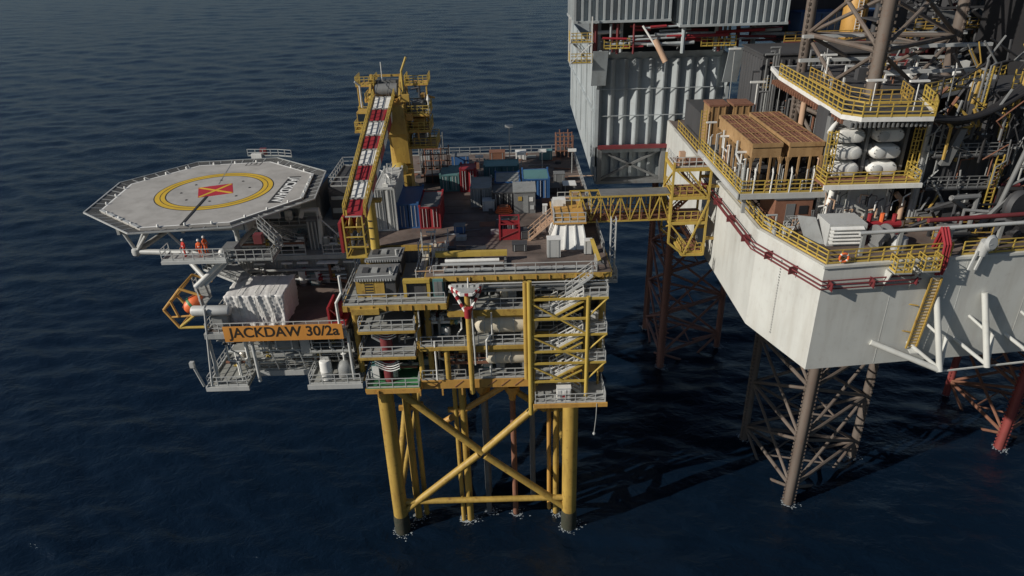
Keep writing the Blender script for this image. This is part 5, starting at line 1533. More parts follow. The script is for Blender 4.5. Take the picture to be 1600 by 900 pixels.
# ================================================================ gear house around the near leg
def gear_house():
    T = thing('gear_house', 'white jacking gear house with six rounded drive units and a yellow railed top', 'gear house', (33, 64, 40))
    MB().box(28.6, 35.2, 61.0, 64.0, 40.0, 43.7).build('base_block', 'hull', T)
    MB().box(28.4, 35.4, 60.9, 64.2, 43.7, 43.95).build('base_cap', 'hull', T)
    for x in (28.9, 31.0, 33.0, 34.8):
        MB().box(x - .12, x + .12, 60.7, 61.0, 40.0, 43.7).build('stiffener', 'hull', T)
    MB().tube((29.4, 60.6, 43.5), (29.0, 60.4, 40.4), .28, 10).build('down_pipe', 'white', T, True)
    MB().path([(35.2, 60.6, 42.6), (35.9, 60.4, 41.8), (35.9, 60.4, 40.2)], .26, 10).build('down_pipe', 'tan', T, True)
    MB().lathe([(.4, 0), (.42, .15), (.3, .2)], (32.3, 60.95, 42.0), (0, -1, 0), 14).build('hatch_cover', 'white', T, True)
    MB().box(29.9, 31.6, 60.8, 60.98, 40.3, 41.4).build('panel', 'galvl', T)
    # drive unit level
    fl = MB().box(27.6, 36.0, 58.6, 61.0, 44.0, 44.2).build('service_platform', 'rust', T)
    MB().box(27.5, 36.1, 58.4, 58.6, 43.85, 44.25).build('platform_beam', 'white', fl)
    MB().rail([(27.7, 61, 44.2), (27.7, 58.7, 44.2), (35.9, 58.7, 44.2), (35.9, 61, 44.2)], gap=1.1, mids=(.35, .7), r=.05).build('platform_railing', 'yellow2', fl)
    MB().box(28.2, 35.4, 61.6, 64.0, 43.95, 50.0).build('gear_wall', 'dark', T)
    for x in (28.3, 31.75, 35.2):
        MB().box(x - .14, x + .14, 60.9, 61.6, 44.0, 49.6).build('gear_rib', 'mid', T)
    for ix, xc in enumerate((30.0, 33.4)):
        for k in range(3):
            z = 45.0 + 1.5 * k
            n = 20
            vs = []; fs = []
            # stadium shaped casing
            prof = []
            for i in range(n):
                a = 2 * math.pi * i / n
                prof.append(((.72 if math.cos(a) > 0 else -.72) + .58 * math.cos(a), .58 * math.sin(a)))
            for s_, y in ((1, 61.6), (1, 60.55), (.9, 60.3), (.55, 60.2)):
                vs += [(xc + p * s_, y, z + q * s_) for p, q in prof]
            for r_ in range(3):
                for i in range(n):
                    fs.append((r_ * n + i, r_ * n + (i + 1) % n, (r_ + 1) * n + (i + 1) % n, (r_ + 1) * n + i))
            fs.append(tuple(range(3 * n, 4 * n)))
            u = MB().add(vs, fs).build('drive_unit', 'white', T, True)
            MB().lathe([(.42, 0), (.46, .1), (.3, .16)], (xc + (.62 if ix == 0 else -.62), 60.25, z), (0, -1, 0), 14).build('drive_cover', 'galvl', u, True)
            bl = MB()
            for q in range(8):
                a = 2 * math.pi * q / 8
                bl.lathe([(.05, 0), (.05, .06)], (xc + (.72 if math.cos(a) > 0 else -.72) + .42 * math.cos(a), 60.22, z + .42 * math.sin(a)), (0, -1, 0), 6)
            bl.build('bolt_ring', 'mid', u)
            MB().path([(xc - 1.1, 60.7, z + .4), (xc - 1.3, 60.6, z + .9), (xc - .4, 60.8, z + .85)], .07, 6).build('drive_hose', 'black', u, True)
    MB().tube((28.9, 61.2, 49.2), (28.0, 60.4, 48.4), .22, 10).build('vent_pipe', 'white', T, True)
    for x, y in ((28.2, 60.2), (35.9, 60.6)):
        ld = MB()
        for q in (-.3, .3):
            ld.bar((x + q, y, 44.2), (x + q, y, 48.6), .08)
            ld.bar((x + q, y - .55, 45.2), (x + q, y - .55, 48.8), .07)
        for k in range(12):
            ld.bar((x - .3, y, 44.5 + .36 * k), (x + .3, y, 44.5 + .36 * k), .06)
        for k in range(4):
            z = 45.6 + k
            ld.bar((x - .3, y, z), (x - .3, y - .55, z), .06).bar((x + .3, y, z), (x + .3, y - .55, z), .06).bar((x - .3, y - .55, z), (x + .3, y - .55, z), .06)
        ld.build('caged_ladder', 'yellow2', T)
    # upper walkway around the leg
    up = [(29.0, 76.5), (28.2, 59.2), (29.4, 58.0), (35.2, 57.6), (36.4, 60.0), (37.6, 64.0), (44.0, 68), (50.0, 72), (50.0, 82), (30, 82)]
    MB().prism(up, 49.9, 50.3).build('top_platform', 'white', T)
    MB().prism([(29.4, 76.3), (28.6, 59.4), (29.6, 58.4), (35.0, 58.0), (36.0, 60.1), (37.3, 64.3), (43.8, 68.4), (49.6, 72.3), (49.6, 81.6), (30.2, 81.6)], 50.304, 50.33).build('top_grating', 'dark', T)
    MB().rail([(x, y, 50.3) for x, y in up[:8]], gap=1.1, h=1.25, mids=(.35, .7), r=.055).build('top_railing', 'yellow2', T)
    MB().rail([(31.2, 74, 50.3), (30.9, 64, 50.3), (32.0, 62.4, 50.3), (35.6, 62.2, 50.3), (36.6, 66, 50.3)], gap=1.0, h=1.25, mids=(.35, .7), r=.045).build('inner_railing', 'yellow', T)
    for k in range(30):
        t = k / 29
        y = 59.4 + 17 * t
        MB().box(28.3, 29.6, y - .07, y + .07, 49.45, 49.9).build('outrigger', 'rust', T)
    for k in range(18):
        x = 28.6 + 6.6 * k / 17
        MB().box(x - .07, x + .07, 57.9, 59.4, 49.4, 49.9).build('outrigger', 'mid', T)
    for x, y in ((29.6, 70.4), (29.8, 66.0)):
        MB().tube((x, y, 40), (x, y, 49.5), .3, 12).build('support_tube', 'tan', T, True)
    MB().tube((29.0, 62.8, 40), (29.0, 62.8, 49.5), .2, 10).build('support_tube', 'white', T, True)
    MB().path([(29.4, 61.4, 44), (29.3, 61.4, 48.6), (29.7, 61.6, 49.3)], .2, 10).build('vent_pipe', 'white', T, True)
    for x, y in ((31.0, 60.0), (34.2, 59.2), (32.4, 73)):
        MB().tube((x, y, 50.3), (x, y, 52.8), .05, 6).box(x - .8, x + .8, y - .15, y + .15, 52.8, 52.95).build('lamp_mast', 'white', T)
    # guide frames between the chords above the platform
    for z in (51.6, 54.0):
        MB().box(31, 48, 76.5, 77.0, z, z + .3).box(36, 47, 70.5, 71, z - .3, z).build('guide_beam', 'galvl', T)
    rg = random.Random(9)
    for i in range(26):
        x = rg.uniform(31, 48); y = rg.uniform(68, 80); h = rg.uniform(.6, 2.2)
        MB().path([(x, y, 50.3), (x, y, 50.3 + h), (x + rg.uniform(-1.5, 1.5), y, 50.3 + h)], rg.uniform(.05, .14), 6).build('deck_pipe', rg.choice(['galvl', 'yellow2', 'galv', 'white', 'rust']), T, True)
    for i in range(10):
        x = rg.uniform(35, 48); y = rg.uniform(66, 79)
        MB().box(x - .5, x + .5, y - .4, y + .4, 50.3, 50.3 + rg.uniform(.6, 1.6)).build('equipment_box', rg.choice(['white', 'mid', 'dark', 'galvl']), T)
gear_house()

# draped black hose bundle
def hoses():
    T = thing('hose_bundle', 'sagging bundle of thick black hoses right of the gear house top', 'hoses', (39, 59, 49))
    for k in range(7):
        pts = []
        for i in range(11):
            t = i / 10
            pts.append((35.3 + 9.0 * t, 57.8 + .22 * k + 2.4 * t, 50.0 + .12 * (k % 3) - 1.6 * math.sin(math.pi * t) * (.6 + .08 * k) + 1.6 * t))
        MB().path(pts, .2, 8).build('hose', 'black', T, True)
hoses()

# ================================================================ orange cooler skids on their raised platform
def skid_platform():
    T = thing('skid_platform', 'raised grey grating platform with yellow railing carrying the two orange coolers', 'platform', (24.4, 66, 40))
    MB().box(20.9, 28.6, 60.6, 75.0, 42.75, 42.9).build('deck_plate', 'mid', T)
    for a in ((20.8, 28.7, 60.4, 60.6), (20.7, 20.9, 60.4, 75.0), (28.6, 28.8, 60.6, 75)):
        MB().box(*a, 42.45, 42.95).build('edge_beam', 'galvl', T)
    MB().rail([(21.0, 75, 42.9), (21.0, 60.7, 42.9), (28.5, 60.7, 42.9)], gap=1.15, h=1.2, mids=(.35, .7), r=.05).build('railing', 'yellow2', T)
    for k in range(9):
        y = 61.5 + 1.5 * k
        MB().bar((20.8, y, 42.5), (22.8, y, 40.6), .12).build('knee_brace', 'galvl', T)
    for x, y in ((21.5, 60.9), (24.8, 60.9), (28.3, 60.9), (28.3, 67), (28.3, 74), (23.2, 74), (23.2, 67)):
        MB().box(x - .15, x + .15, y - .15, y + .15, 40.0 if x > 22.9 else 41.0, 42.5).build('post', 'galv', T)
    for y in (62.5, 68, 73.5):
        MB().tube((21.3, y, 42.9), (21.3, y, 46.2), .06, 6).box(20.9, 22.0, y - .1, y + .1, 46.2, 46.35).build('lamp_mast', 'white', T)
skid_platform()
def skid(label, x0, x1, y0, y1):
    T = thing('cooler_unit', label, 'cooler', ((x0 + x1) / 2, y0, 42.9), 'orange coolers on the raised platform')
    z0, z1 = 42.9, 47.4
    MB().box(x0, x1, y0, y1, z1 - 1.25, z1 - .1).build('plenum', 'skid', T)
    for a in ((x0 - .06, x1 + .06, y0 - .1, y0), (x0 - .06, x1 + .06, y1, y1 + .1)):
        MB().box(*a, z1 - .3, z1 + .08).build('top_frame', 'skid', T)
    for a in ((x0 - .1, x0, y0, y1), (x1, x1 + .1, y0, y1)):
        MB().box(*a, z1 - .28, z1 + .06).build('top_frame', 'skid', T)
    MB().box(x0 + .02, x1 - .02, y0 + .02, y1 - .02, z1 - .1, z1 - .06).build('fan_tray', 'dark', T)
    MB().grate(x0 + .02, x1 - .02, y0 + .02, y1 - .02, z1 + .04, 8, 26, .08).build('top_grating', 'rust', T)
    for y in [y0 + (y1 - y0) * k / 6 for k in range(1, 6)]:
        MB().box(x0, x1, y - .035, y + .035, z1 + .045, z1 + .1).build('grating_strip', 'skid', T)
    for x in (x0 + (x1 - x0) * .33, x0 + (x1 - x0) * .66):
        MB().box(x - .03, x + .03, y0, y1, z1 + .05, z1 + .105).build('grating_strip', 'skid', T)
    n = 8
    for i in range(n + 1):
        y = y0 + (y1 - y0) * i / n
        for x in (x0, x1):
            MB().box(x - .1, x + .1, y - .08, y + .08, z0, z1 - 1.2).build('leg', 'skid', T)
            MB().hexa([(x - .05, y - .05, z1 - 1.9), (x + .05, y - .05, z1 - 1.9), (x + .05, y + .05, z1 - 1.9), (x - .05, y + .05, z1 - 1.9), (x - .3, y - .05, z1 - 1.25), (x + .3, y - .05, z1 - 1.25), (x + .3, y + .05, z1 - 1.25), (x - .3, y + .05, z1 - 1.25)]).build('knee', 'skid', T)
    for x in (x0 + (x1 - x0) * .33, x0 + (x1 - x0) * .66):
        MB().box(x - .08, x + .08, y0 - .08, y0 + .08, z0, z1 - 1.2).build('leg', 'skid', T)
    MB().box(x0 + .3, x1 - .3, y0 + .8, y1 - .6, z0, z0 + 1.9).build('engine_block', 'dark', T)
    MB().box(x0 + .5, x1 - .5, y0 + .3, y0 + .8, z0 + .3, z0 + 1.6).build('radiator', 'black', T)
    MB().path([(x0 - .25, y0 + 2, z0), (x0 - .25, y0 + 2, z0 + 2.2), (x0 - .25, y0 + 3.4, z0 + 2.6), (x0 - .25, y0 + 3.4, z1 - .6)], .12, 8).build('pipe', 'galvl', T, True)
    MB().path([(x0 - .2, y0 + 6, z0), (x0 - .2, y0 + 6, z0 + 2.0), (x0 - .2, y0 + 8, z0 + 2.0), (x0 - .2, y0 + 8, z1 - .8)], .1, 8).build('pipe', 'galvl', T, True)
    for x in (x0 + .4, x1 - .6):
        MB().path([(x, y0 - .3, z0), (x + .05, y0 - .3, z0 + 1.9), (x + .15, y0 + .2, z0 + 2.3)], .07, 6).build('pipe', 'white', T, True)
skid('orange cooler with grating top along the hull edge above the gangway tower', 21.7, 24.3, 61.0, 71.6)
skid('orange cooler with grating top between the other cooler and the gear house', 25.0, 28.0, 61.0, 72.4)
def tall_units():
    for i, (x, lab) in enumerate(((23.0, 'tall orange filter housing behind the orange coolers, with a yellow ladder'), (25.6, 'tall orange filter housing behind the orange coolers, beside a white lamp mast'))):
        T = thing('filter_housing', lab, 'housing', (x, 77.5, 40))
        MB().box(x - 1.0, x + 1.0, 76.6, 79, 43.0, 47.2).build('body', 'skid', T)
        MB().box(x - 1.08, x + 1.08, 76.5, 79.1, 47.2, 47.4).build('cap', 'rust', T)
        for q in (-.7, 0, .7):
            MB().box(x + q - .06, x + q + .06, 76.5, 76.6, 43.0, 47.2).build('rib', 'skid', T)
        MB().box(x - 1.0, x + 1.0, 76.6, 79, 40.0, 43.0).build('plinth', 'dark', T)
        if i == 0:
            ld = MB()
            for q in (-.28, .28):
                ld.bar((x - 1.6 + q, 76.4, 42.9), (x - 1.6 + q, 76.4, 46.9), .08)
            for k in range(11):
                ld.bar((x - 1.88, 76.4, 43.1 + .36 * k), (x - 1.32, 76.4, 43.1 + .36 * k), .06)
            ld.build('ladder', 'yellow2', T)
        else:
            MB().tube((x + 1.4, 77, 42), (x + 1.4, 77, 49.5), .07, 6).box(x + .6, x + 2.2, 76.9, 77.1, 49.5, 49.7).build('lamp_mast', 'white', T)
tall_units()

# ================================================================ things on the hull deck in front of the gear house
def hull_deck():
    def part_box(label, name, cat, parts, loc):
        T = thing(name, label, cat, loc)
        for nm, mt, mb in parts:
            mb.build(nm, mt, T)
        return T
    part_box('brown steel deckhouse under the raised cooler platform', 'deckhouse', 'deckhouse', [
        ('wall', 'rust', MB().box(24.2, 27.6, 60.2, 64, 40.0, 42.4)), ('door', 'mid', MB().box(25.2, 26.0, 60.14, 60.2, 40.1, 42.0)),
        ('roof', 'dark', MB().box(24.1, 27.7, 60.1, 64.1, 42.4, 42.45)), ('vent', 'black', MB().box(26.4, 27.2, 60.14, 60.2, 41.0, 41.8))], (26, 61, 40))
    part_box('white louvred air intake box standing on the deck before the gear house', 'air_intake', 'air intake',
             [('box', 'galvl', MB().box(27.0, 30.2, 55.0, 57.6, 40.03, 42.0))] +
             [('louvre', 'white', MB().hexa([(27.1, 54.7, 40.3 + .32 * k), (29.9, 54.7, 40.3 + .32 * k), (29.9, 55.0, 40.45 + .32 * k), (27.1, 55.0, 40.45 + .32 * k), (27.1, 54.7, 40.36 + .32 * k), (29.9, 54.7, 40.36 + .32 * k), (29.9, 55.0, 40.51 + .32 * k), (27.1, 55.0, 40.51 + .32 * k)])) for k in range(5)], (28.6, 56, 40))
    part_box('tilted grey steel plate leaning beside the air intake box', 'leaning_plate', 'plate', [
        ('plate', 'grey', MB().hexa([(25.6, 56.0, 40.04), (27.0, 55.4, 40.04), (27.06, 55.5, 40.04), (25.66, 56.1, 40.04), (25.2, 57.6, 41.9), (26.6, 57.0, 41.9), (26.66, 57.1, 41.9), (25.26, 57.7, 41.9)])),
        ('stay', 'mid', MB().bar((25.4, 57.5, 41.6), (25.4, 58.6, 40.05), .1))], (26, 57, 40))
    part_box('red valve manifold at the foot of the gear house', 'valve_manifold', 'manifold', [
        ('base', 'maroon', MB().box(30.8, 34.6, 57.0, 58.2, 40.03, 40.4)), ('header', 'red', MB().tube((31, 57.5, 40.9), (34.4, 57.5, 40.9), .3, 10)),
        ('valve', 'red', MB().tube((31.6, 57.5, 41.1), (31.6, 57.5, 41.9), .2, 8)), ('valve', 'capsule', MB().tube((32.7, 57.5, 41.1), (32.7, 57.5, 41.9), .2, 8)), ('valve', 'red', MB().tube((33.8, 57.5, 41.1), (33.8, 57.5, 41.8), .2, 8))], (32.6, 57.5, 40))
    T = thing('grey_drum', 'upright pale grey drum behind the yellow railing of the hull', 'drum', (32.6, 53.9, 40))
    MB().lathe([(.6, 0), (.62, .5), (.66, .55), (.62, .6), (.6, 1.15), (.4, 1.25)], (32.6, 53.9, 40.03), n=16).build('shell', 'galvl', T, True)
    MB().lathe([(.2, 0), (.2, .1)], (32.6, 53.9, 41.28), n=10).build('cap', 'mid', T, True)
    T = thing('cable_drum', 'tan cable drum lying half hidden behind the grey drum', 'cable drum', (31, 55, 40))
    MB().lathe([(1.0, 0), (1.0, .12), (.6, .14), (.6, .9), (1.0, .92), (1.0, 1.04)], (30.9, 54.6, 41.0), (1, .2, 0), 20).build('spool', 'mid', T, True)
    MB().box(30.6, 32.0, 54.2, 55.0, 40.03, 40.2).build('chock', 'mid', T)
    T = thing('pipe_stack', 'stack of grey pipes lying along the left hull edge under the platform', 'pipes', (23.8, 62, 40))
    for k in range(5):
        MB().tube((23.5 + .24 * (k % 3), 57.6 + .5 * (k % 3), 40.16 + .22 * (k // 3)), (23.6 + .24 * (k % 3), 64, 40.16 + .22 * (k // 3)), .11, 8).build('pipe_length', 'galv', T, True)
    MB().box(23.3, 24.3, 58.9, 59.1, 40.03, 40.06).build('dunnage', 'dark', T)
    # unnamed pipework on the deck: parts of the hull
    rg = random.Random(33)
    for i in range(60):
        x = rg.uniform(36.4, 52); y = rg.uniform(54.5 + (x - 36) * .1, 61); h = rg.uniform(.5, 3.4)
        m = rg.choice(['dark', 'mid', 'dark', 'dark', 'maroon', 'black', 'black'])
        k = rg.random()
        if k < .55:
            MB().path([(x, y, 40), (x, y, 40 + h), (x + rg.uniform(-2.5, 2.5), y + rg.uniform(-.5, .5), 40 + h), (x + rg.uniform(-2.5, 2.5), y + .8, 40.0 + h * .5)], rg.uniform(.07, .24), 8).build('deck_pipe', m, HULL, True)
        elif k < .85:
            MB().box(x - rg.uniform(.4, 1.2), x + rg.uniform(.4, 1.2), y, y + 1.2, 40.03, 40 + h * .7).build('deck_cabinet', m, HULL)
        else:
            MB().rail([(x - 1.5, y, 40), (x + 1.5, y, 40)], h=1.2).build('railing', 'yellow', HULL)
    for i in range(34):
        x = rg.uniform(24, 30); y = rg.uniform(57, 63); h = rg.uniform(.4, 1.8)
        MB().path([(x, y, 40), (x, y, 40 + h), (x + rg.uniform(-1, 1), y, 40 + h), (x + rg.uniform(-.6, .6), y, 40)], rg.uniform(.04, .1), 6).build('deck_pipe', rg.choice(['galvl', 'galv', 'mid', 'tan']), HULL, True)
hull_deck()

# ================================================================ dark machinery right of the gear house, some shade put into its colours
def dark_side():
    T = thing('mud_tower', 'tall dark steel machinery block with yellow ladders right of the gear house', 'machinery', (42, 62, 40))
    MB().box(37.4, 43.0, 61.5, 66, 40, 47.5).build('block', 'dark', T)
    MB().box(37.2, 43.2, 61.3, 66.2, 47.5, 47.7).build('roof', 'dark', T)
    MB().corr((37.4, 61.45), (43.0, 61.45), 41, 47, .7, .12).build('ribbed_face', 'dark', T)
    MB().box(43.6, 52, 63, 70, 40, 51).build('block', 'dark', T)
    MB().corr((43.6, 62.95), (52, 62.95), 41, 50.6, .8, .15).build('ribbed_face', 'dark', T)
    MB().box(50, 60, 66, 78, 40, 58).build('block', 'black', T)
    for x, z0, z1 in ((36.8, 40, 49.6), (37.1, 40, 47)):
        MB().tube((x, 60.6, z0), (x, 60.6, z1), .22, 10).build('stand_pipe', 'galv', T, True)
    for z in (43.0, 46.0):
        p = MB().box(37.4, 44, 59.9, 61.4, z, z + .12).build('gallery', 'dark', T)
        MB().rail([(37.5, 60, z + .12), (43.9, 60, z + .12)], gap=.9, mids=(.35, .7)).build('gallery_railing', 'mid', p)
    for x, y, z0 in ((43.3, 59.8, 40.2), (44.6, 62.4, 47), (41.0, 61.0, 47.6)):
        ld = MB()
        for q in (-.3, .3):
            ld.bar((x + q, y, z0), (x + q, y, z0 + 6.0), .09)
        for k in range(15):
            ld.bar((x - .3, y, z0 + .2 + .38 * k), (x + .3, y, z0 + .2 + .38 * k), .06)
        ld.build('ladder', 'yellow2', T)
    rg = random.Random(4)
    for i in range(40):
        x = rg.uniform(37.5, 50); z = rg.uniform(47.8, 54); y = rg.uniform(60.5, 64)
        MB().path([(x, y, z - 3), (x, y, z), (x + rg.uniform(-2, 2), y + .3, z + .2), (x + rg.uniform(-2, 2), y + .3, z + 2)], rg.uniform(.05, .16), 6).build('pipe', rg.choice(['dark', 'mid', 'dark', 'black', 'black', 'rust', 'yellow']), T, True)
    for i in range(8):
        x = rg.uniform(37.5, 49); z = rg.uniform(44, 53)
        MB().box(x - .35, x + .35, 60.2, 60.45, z, z + .14).build('lamp', 'galvl', T)
    MB().hexa([(38.0, 59.6, 45.4), (38.8, 59.6, 45.4), (38.9, 60.2, 45.4), (38.1, 60.2, 45.4), (39.0, 59.6, 48.6), (39.6, 59.6, 48.6), (39.7, 60.2, 48.6), (39.1, 60.2, 48.6)]).build('chute', 'mid', T)
    # slewing crane foot at the frame edge
    C = thing('deck_crane', 'grey tubular deck crane frame with yellow ladder at the right end of the hull', 'crane', (44.5, 58, 40))
    MB().lathe([(1.2, 0), (1.3, .3), (1.3, 1.2), (1.0, 1.5)], (43.6, 57.4, 40.03), n=20).build('slew_ring', 'dark', C, True)
    MB().lathe([(1.25, -.4), (1.4, 0), (1.25, .4)], (43.8, 56.7, 42.6), (.3, -1, 0), 20).build('winch_drum', 'dark', C, True)
    MB().tube((42.2, 57.2, 40.6), (44.6, 57.6, 52.5), .2, 10).build('boom_chord', 'mid', C, True)
    MB().tube((45.8, 57.2, 40.6), (46.2, 57.6, 52.5), .28, 10).build('boom_chord', 'mid', C, True)
    for k in range(6):
        z = 42.5 + 1.7 * k
        xa = 42.2 + 2.4 * (z - 40.6) / 11.9; xb = 45.8 + .4 * (z - 40.6) / 11.9
        MB().tube((xa, 57.3, z), (xb, 57.3, z + (1.5 if k % 2 else .0)), .13, 8).build('lacing', 'mid', C, True)
    ld = MB()
    for q in (-.35, .35):
        ld.bar((44.0 + q, 56.9, 45.5), (45.1 + q, 57.0, 53), .12)
    for k in range(18):
        ld.bar((43.7 + .06 * k, 56.95, 45.7 + .4 * k), (44.4 + .06 * k, 56.95, 45.7 + .4 * k), .07)
    ld.build('ladder', 'yellow2', C)
    MB().bar((40.4, 56.6, 40.3), (43.4, 57.3, 43.4), .3).build('stay', 'mid', C)
dark_side()

# ================================================================ drilling cantilever: the stiffened grey box
def cantilever():
    T = thing('drilling_cantilever', 'large grey green stiffened steel box of the drilling cantilever beyond the gangway', 'cantilever', (21, 118, 33))
    X0, X1, Y0, Y1 = 12.6, 30.6, 99.0, 141
    ZB, ZT = 36.6, 49.0
    MB().box(X0, X0 + .12, Y0 + .8, Y1, 33.6, ZT).build('side_plate', 'plate', T)
    MB().box(X1 - .12, X1, Y0 + .8, Y1, 33.6, ZT).build('side_plate', 'plate', T)
    MB().box(X0 + .12, X1 - .12, Y0 + 1.5, Y0 + 1.62, ZB, ZT).build('end_plate', 'plate', T)
    MB().box(X0 + .3, X1 - .3, Y0 + 2, Y1 - 1, ZB + 2, ZB + 2.2).build('tank_top', 'dark', T)
    MB().box(X0 + .3, X1 - .3, Y1 - .3, Y1 - .1, ZB, ZT).build('rear_plate', 'plate', T)
    # upright stiffeners on the end plate, each a deep flanged rib
    n = 9; pw = (X1 - X0 - 1.6) / n
    for i in range(n):
        x = X0 + .8 + i * pw
        f = Y0 + (.55, .75, .6, .9, .62, .55, .85, .6, .7)[i]; b_ = Y0 + 1.5
        MB().add([(x, b_, ZB), (x + pw * .56, f, ZB), (x + pw * .66, f, ZB), (x + pw, b_, ZB), (x, b_, ZT - .4), (x + pw * .56, f, ZT - .4), (x + pw * .66, f, ZT - .4), (x + pw, b_, ZT - .4)],
                 [(0, 1, 5, 4), (1, 2, 6, 5), (2, 3, 7, 6), (4, 5, 6, 7), (3, 2, 1, 0)]).build('corrugation', 'plate', T)
        MB().box(x + pw * .58, x + pw * .64, Y0 + .3, f, ZB, 40.6).build('stiffener', 'plate', T)
    for z in (40.9, 44.6):
        MB().box(X0 + .5, X1 - .5, Y0 + .46, Y0 + .54, z, z + .1).build('stringer', 'plate', T)
    # upright and diagonal ribs on the west side
    for k in range(5):
        y = Y0 + 5 + k * 8
        MB().box(X0 - .2, X0, y - .07, y + .07, 33.8, ZT).build('stiffener', 'plate', T)
    MB().box(X0 - .3, X0, Y0 + 1, Y1, 41.0, 41.2).build('stringer', 'plate', T)
    MB().box(X0 - .4, X0 + .4, Y0 + .5, Y0 + .8, 33.6, ZT).build('corner_plate', 'plate', T)
    # flaring side brackets at the top
    for sx, x in ((-1, X0), (1, X1)):
        MB().hexa([(x - .15, Y0 - .4, 45.4), (x + .15, Y0 - .4, 45.4), (x + .15, Y0 + .5, 44.4), (x - .15, Y0 + .5, 44.4), (x - .15, Y0 - 2.2, ZT + 1.2), (x + .15, Y0 - 2.2, ZT + 1.2), (x + .15, Y0 + .5, ZT + 1.2), (x - .15, Y0 + .5, ZT + 1.2)]).build('bracket_web', 'plate', T)
        MB().hexa([(x - 1.0, Y0 - .55, 45.4), (x + 1.0, Y0 - .55, 45.4), (x + 1.0, Y0 - .4, 45.4), (x - 1.0, Y0 - .4, 45.4), (x - 1.0, Y0 - 2.35, ZT + 1.2), (x + 1.0, Y0 - 2.35, ZT + 1.2), (x + 1.0, Y0 - 2.2, ZT + 1.2), (x - 1.0, Y0 - 2.2, ZT + 1.2)]).build('bracket_flange', 'plate', T)
        MB().box(x - .25, x + .25, Y0 + .2, Y0 + .5, 36.6, 45).build('bracket_post', 'plate', T)
    # sloping apron under the dark opening
    MB().hexa([(X0 + 1, Y0 + 1.3, ZT - .5), (X1 - 1, Y0 + 1.3, ZT - .5), (X1 - 1, Y0 + 1.45, ZT - .5), (X0 + 1, Y0 + 1.45, ZT - .5), (X0 + 1, Y0 + .2, ZT + .6), (X1 - 1, Y0 + .2, ZT + .6), (X1 - 1, Y0 + .35, ZT + .6), (X0 + 1, Y0 + .35, ZT + .6)]).build('apron', 'plate', T)
    MB().box(X0 + .5, X1 - .5, Y0 + 4, Y0 + 4.3, ZT, 53).build('opening_shade', 'black', T)  # black sheet, the shade inside the opening put into colour
    # skid beam and the lower, narrower stiffened part with cross bracing
    MB().box(X0 + .3, 29.0, Y0 - .1, Y0 + .5, 36.3, 36.8).build('skid_beam', 'maroon', T)
    MB().box(X0 + .4, 28.5, Y0 + .6, Y0 + 1.5, 35.6, 36.3).build('skid_flange', 'plate', T)
    LX0, LX1 = 13.2, 22.4
    MB().box(LX0, LX1, Y0 + 2.2, Y0 + 2.3, 31.4, 36.2).build('lower_plate', 'plate', T)
    for i in range(7):
        x = LX0 + .7 + i * 1.35
        r = MB().box(x - .05, x + .05, Y0 + 1.85, Y0 + 2.2, 31.6, 35.8).build('stiffener', 'plate', T)
        MB().box(x - .2, x + .2, Y0 + 1.78, Y0 + 1.85, 31.6, 35.8).build('flange', 'plate', r)
    for a, b in (((LX0 + .3, 31.6), (LX1 - .3, 35.8)), ((LX0 + .3, 35.8), (LX1 - .3, 31.6))):
        MB().bar((a[0], Y0 + .9, a[1]), (b[0], Y0 + .9, b[1]), .3, .3).build('cross_brace', 'mid', T)
    for x in (LX0, LX1):
        MB().box(x - .3, x + .3, Y0 + .3, Y0 + 1.4, 31.2, 36.2).build('corner_post', 'mid', T)
    MB().box(LX0 - .4, LX1 + .4, Y0 + .2, Y0 + 2.4, 31.0, 31.4).build('bottom_beam', 'mid', T)
    MB().hexa([(LX0 - .6, Y0 + .5, 31.0), (LX0 - .3, Y0 + .5, 31.0), (LX0 - .3, Y1, 33.5), (LX0 - .6, Y1, 33.5), (X0 - .05, Y0 + .5, 36.4), (X0 + .2, Y0 + .5, 36.4), (X0 + .2, Y1, 36.4), (X0 - .05, Y1, 36.4)]).build('side_skirt', 'plate', T)
    # railings and red pipework in the gap under the drill floor
    for x0, x1 in ((X0 + .5, 16.5), (26, X1)):
        MB().rail([(x0, Y0 - 1.4, ZT + 1.3), (x1, Y0 - 1.4, ZT + 1.3)], gap=.8, h=1.3, mids=(.35, .7), r=.06).build('railing', 'yellow2', T)
    rg = random.Random(17)
    for i in range(60):
        x = rg.uniform(11, 35); y = rg.uniform(97.0, 101); z = rg.uniform(50.4, 53)
        if i % 3 == 0:
            MB().path([(x, y, 49.6), (x, y, 53.4)], rg.uniform(.12, .3), 8).build('hanger_pipe', rg.choice(['plate', 'maroon', 'grey']), T, True)
        else:
            MB().path([(x, y, z), (x + rg.uniform(2, 7), y, z + rg.uniform(-.2, .2))], rg.uniform(.1, .25), 8).build('pipe', rg.choice(['red', 'maroon', 'red', 'plate', 'white']), T, True)
    MB().tube((19.6, 96.5, 51.5), (21.0, 95.6, 48.8), .4, 10).build('diverter_pipe', 'tan', T, True)
    MB().tube((18.0, 97, 53.2), (20.6, 95.9, 49.4), .14, 8).build('diverter_stay', 'white', T, True)
cantilever()
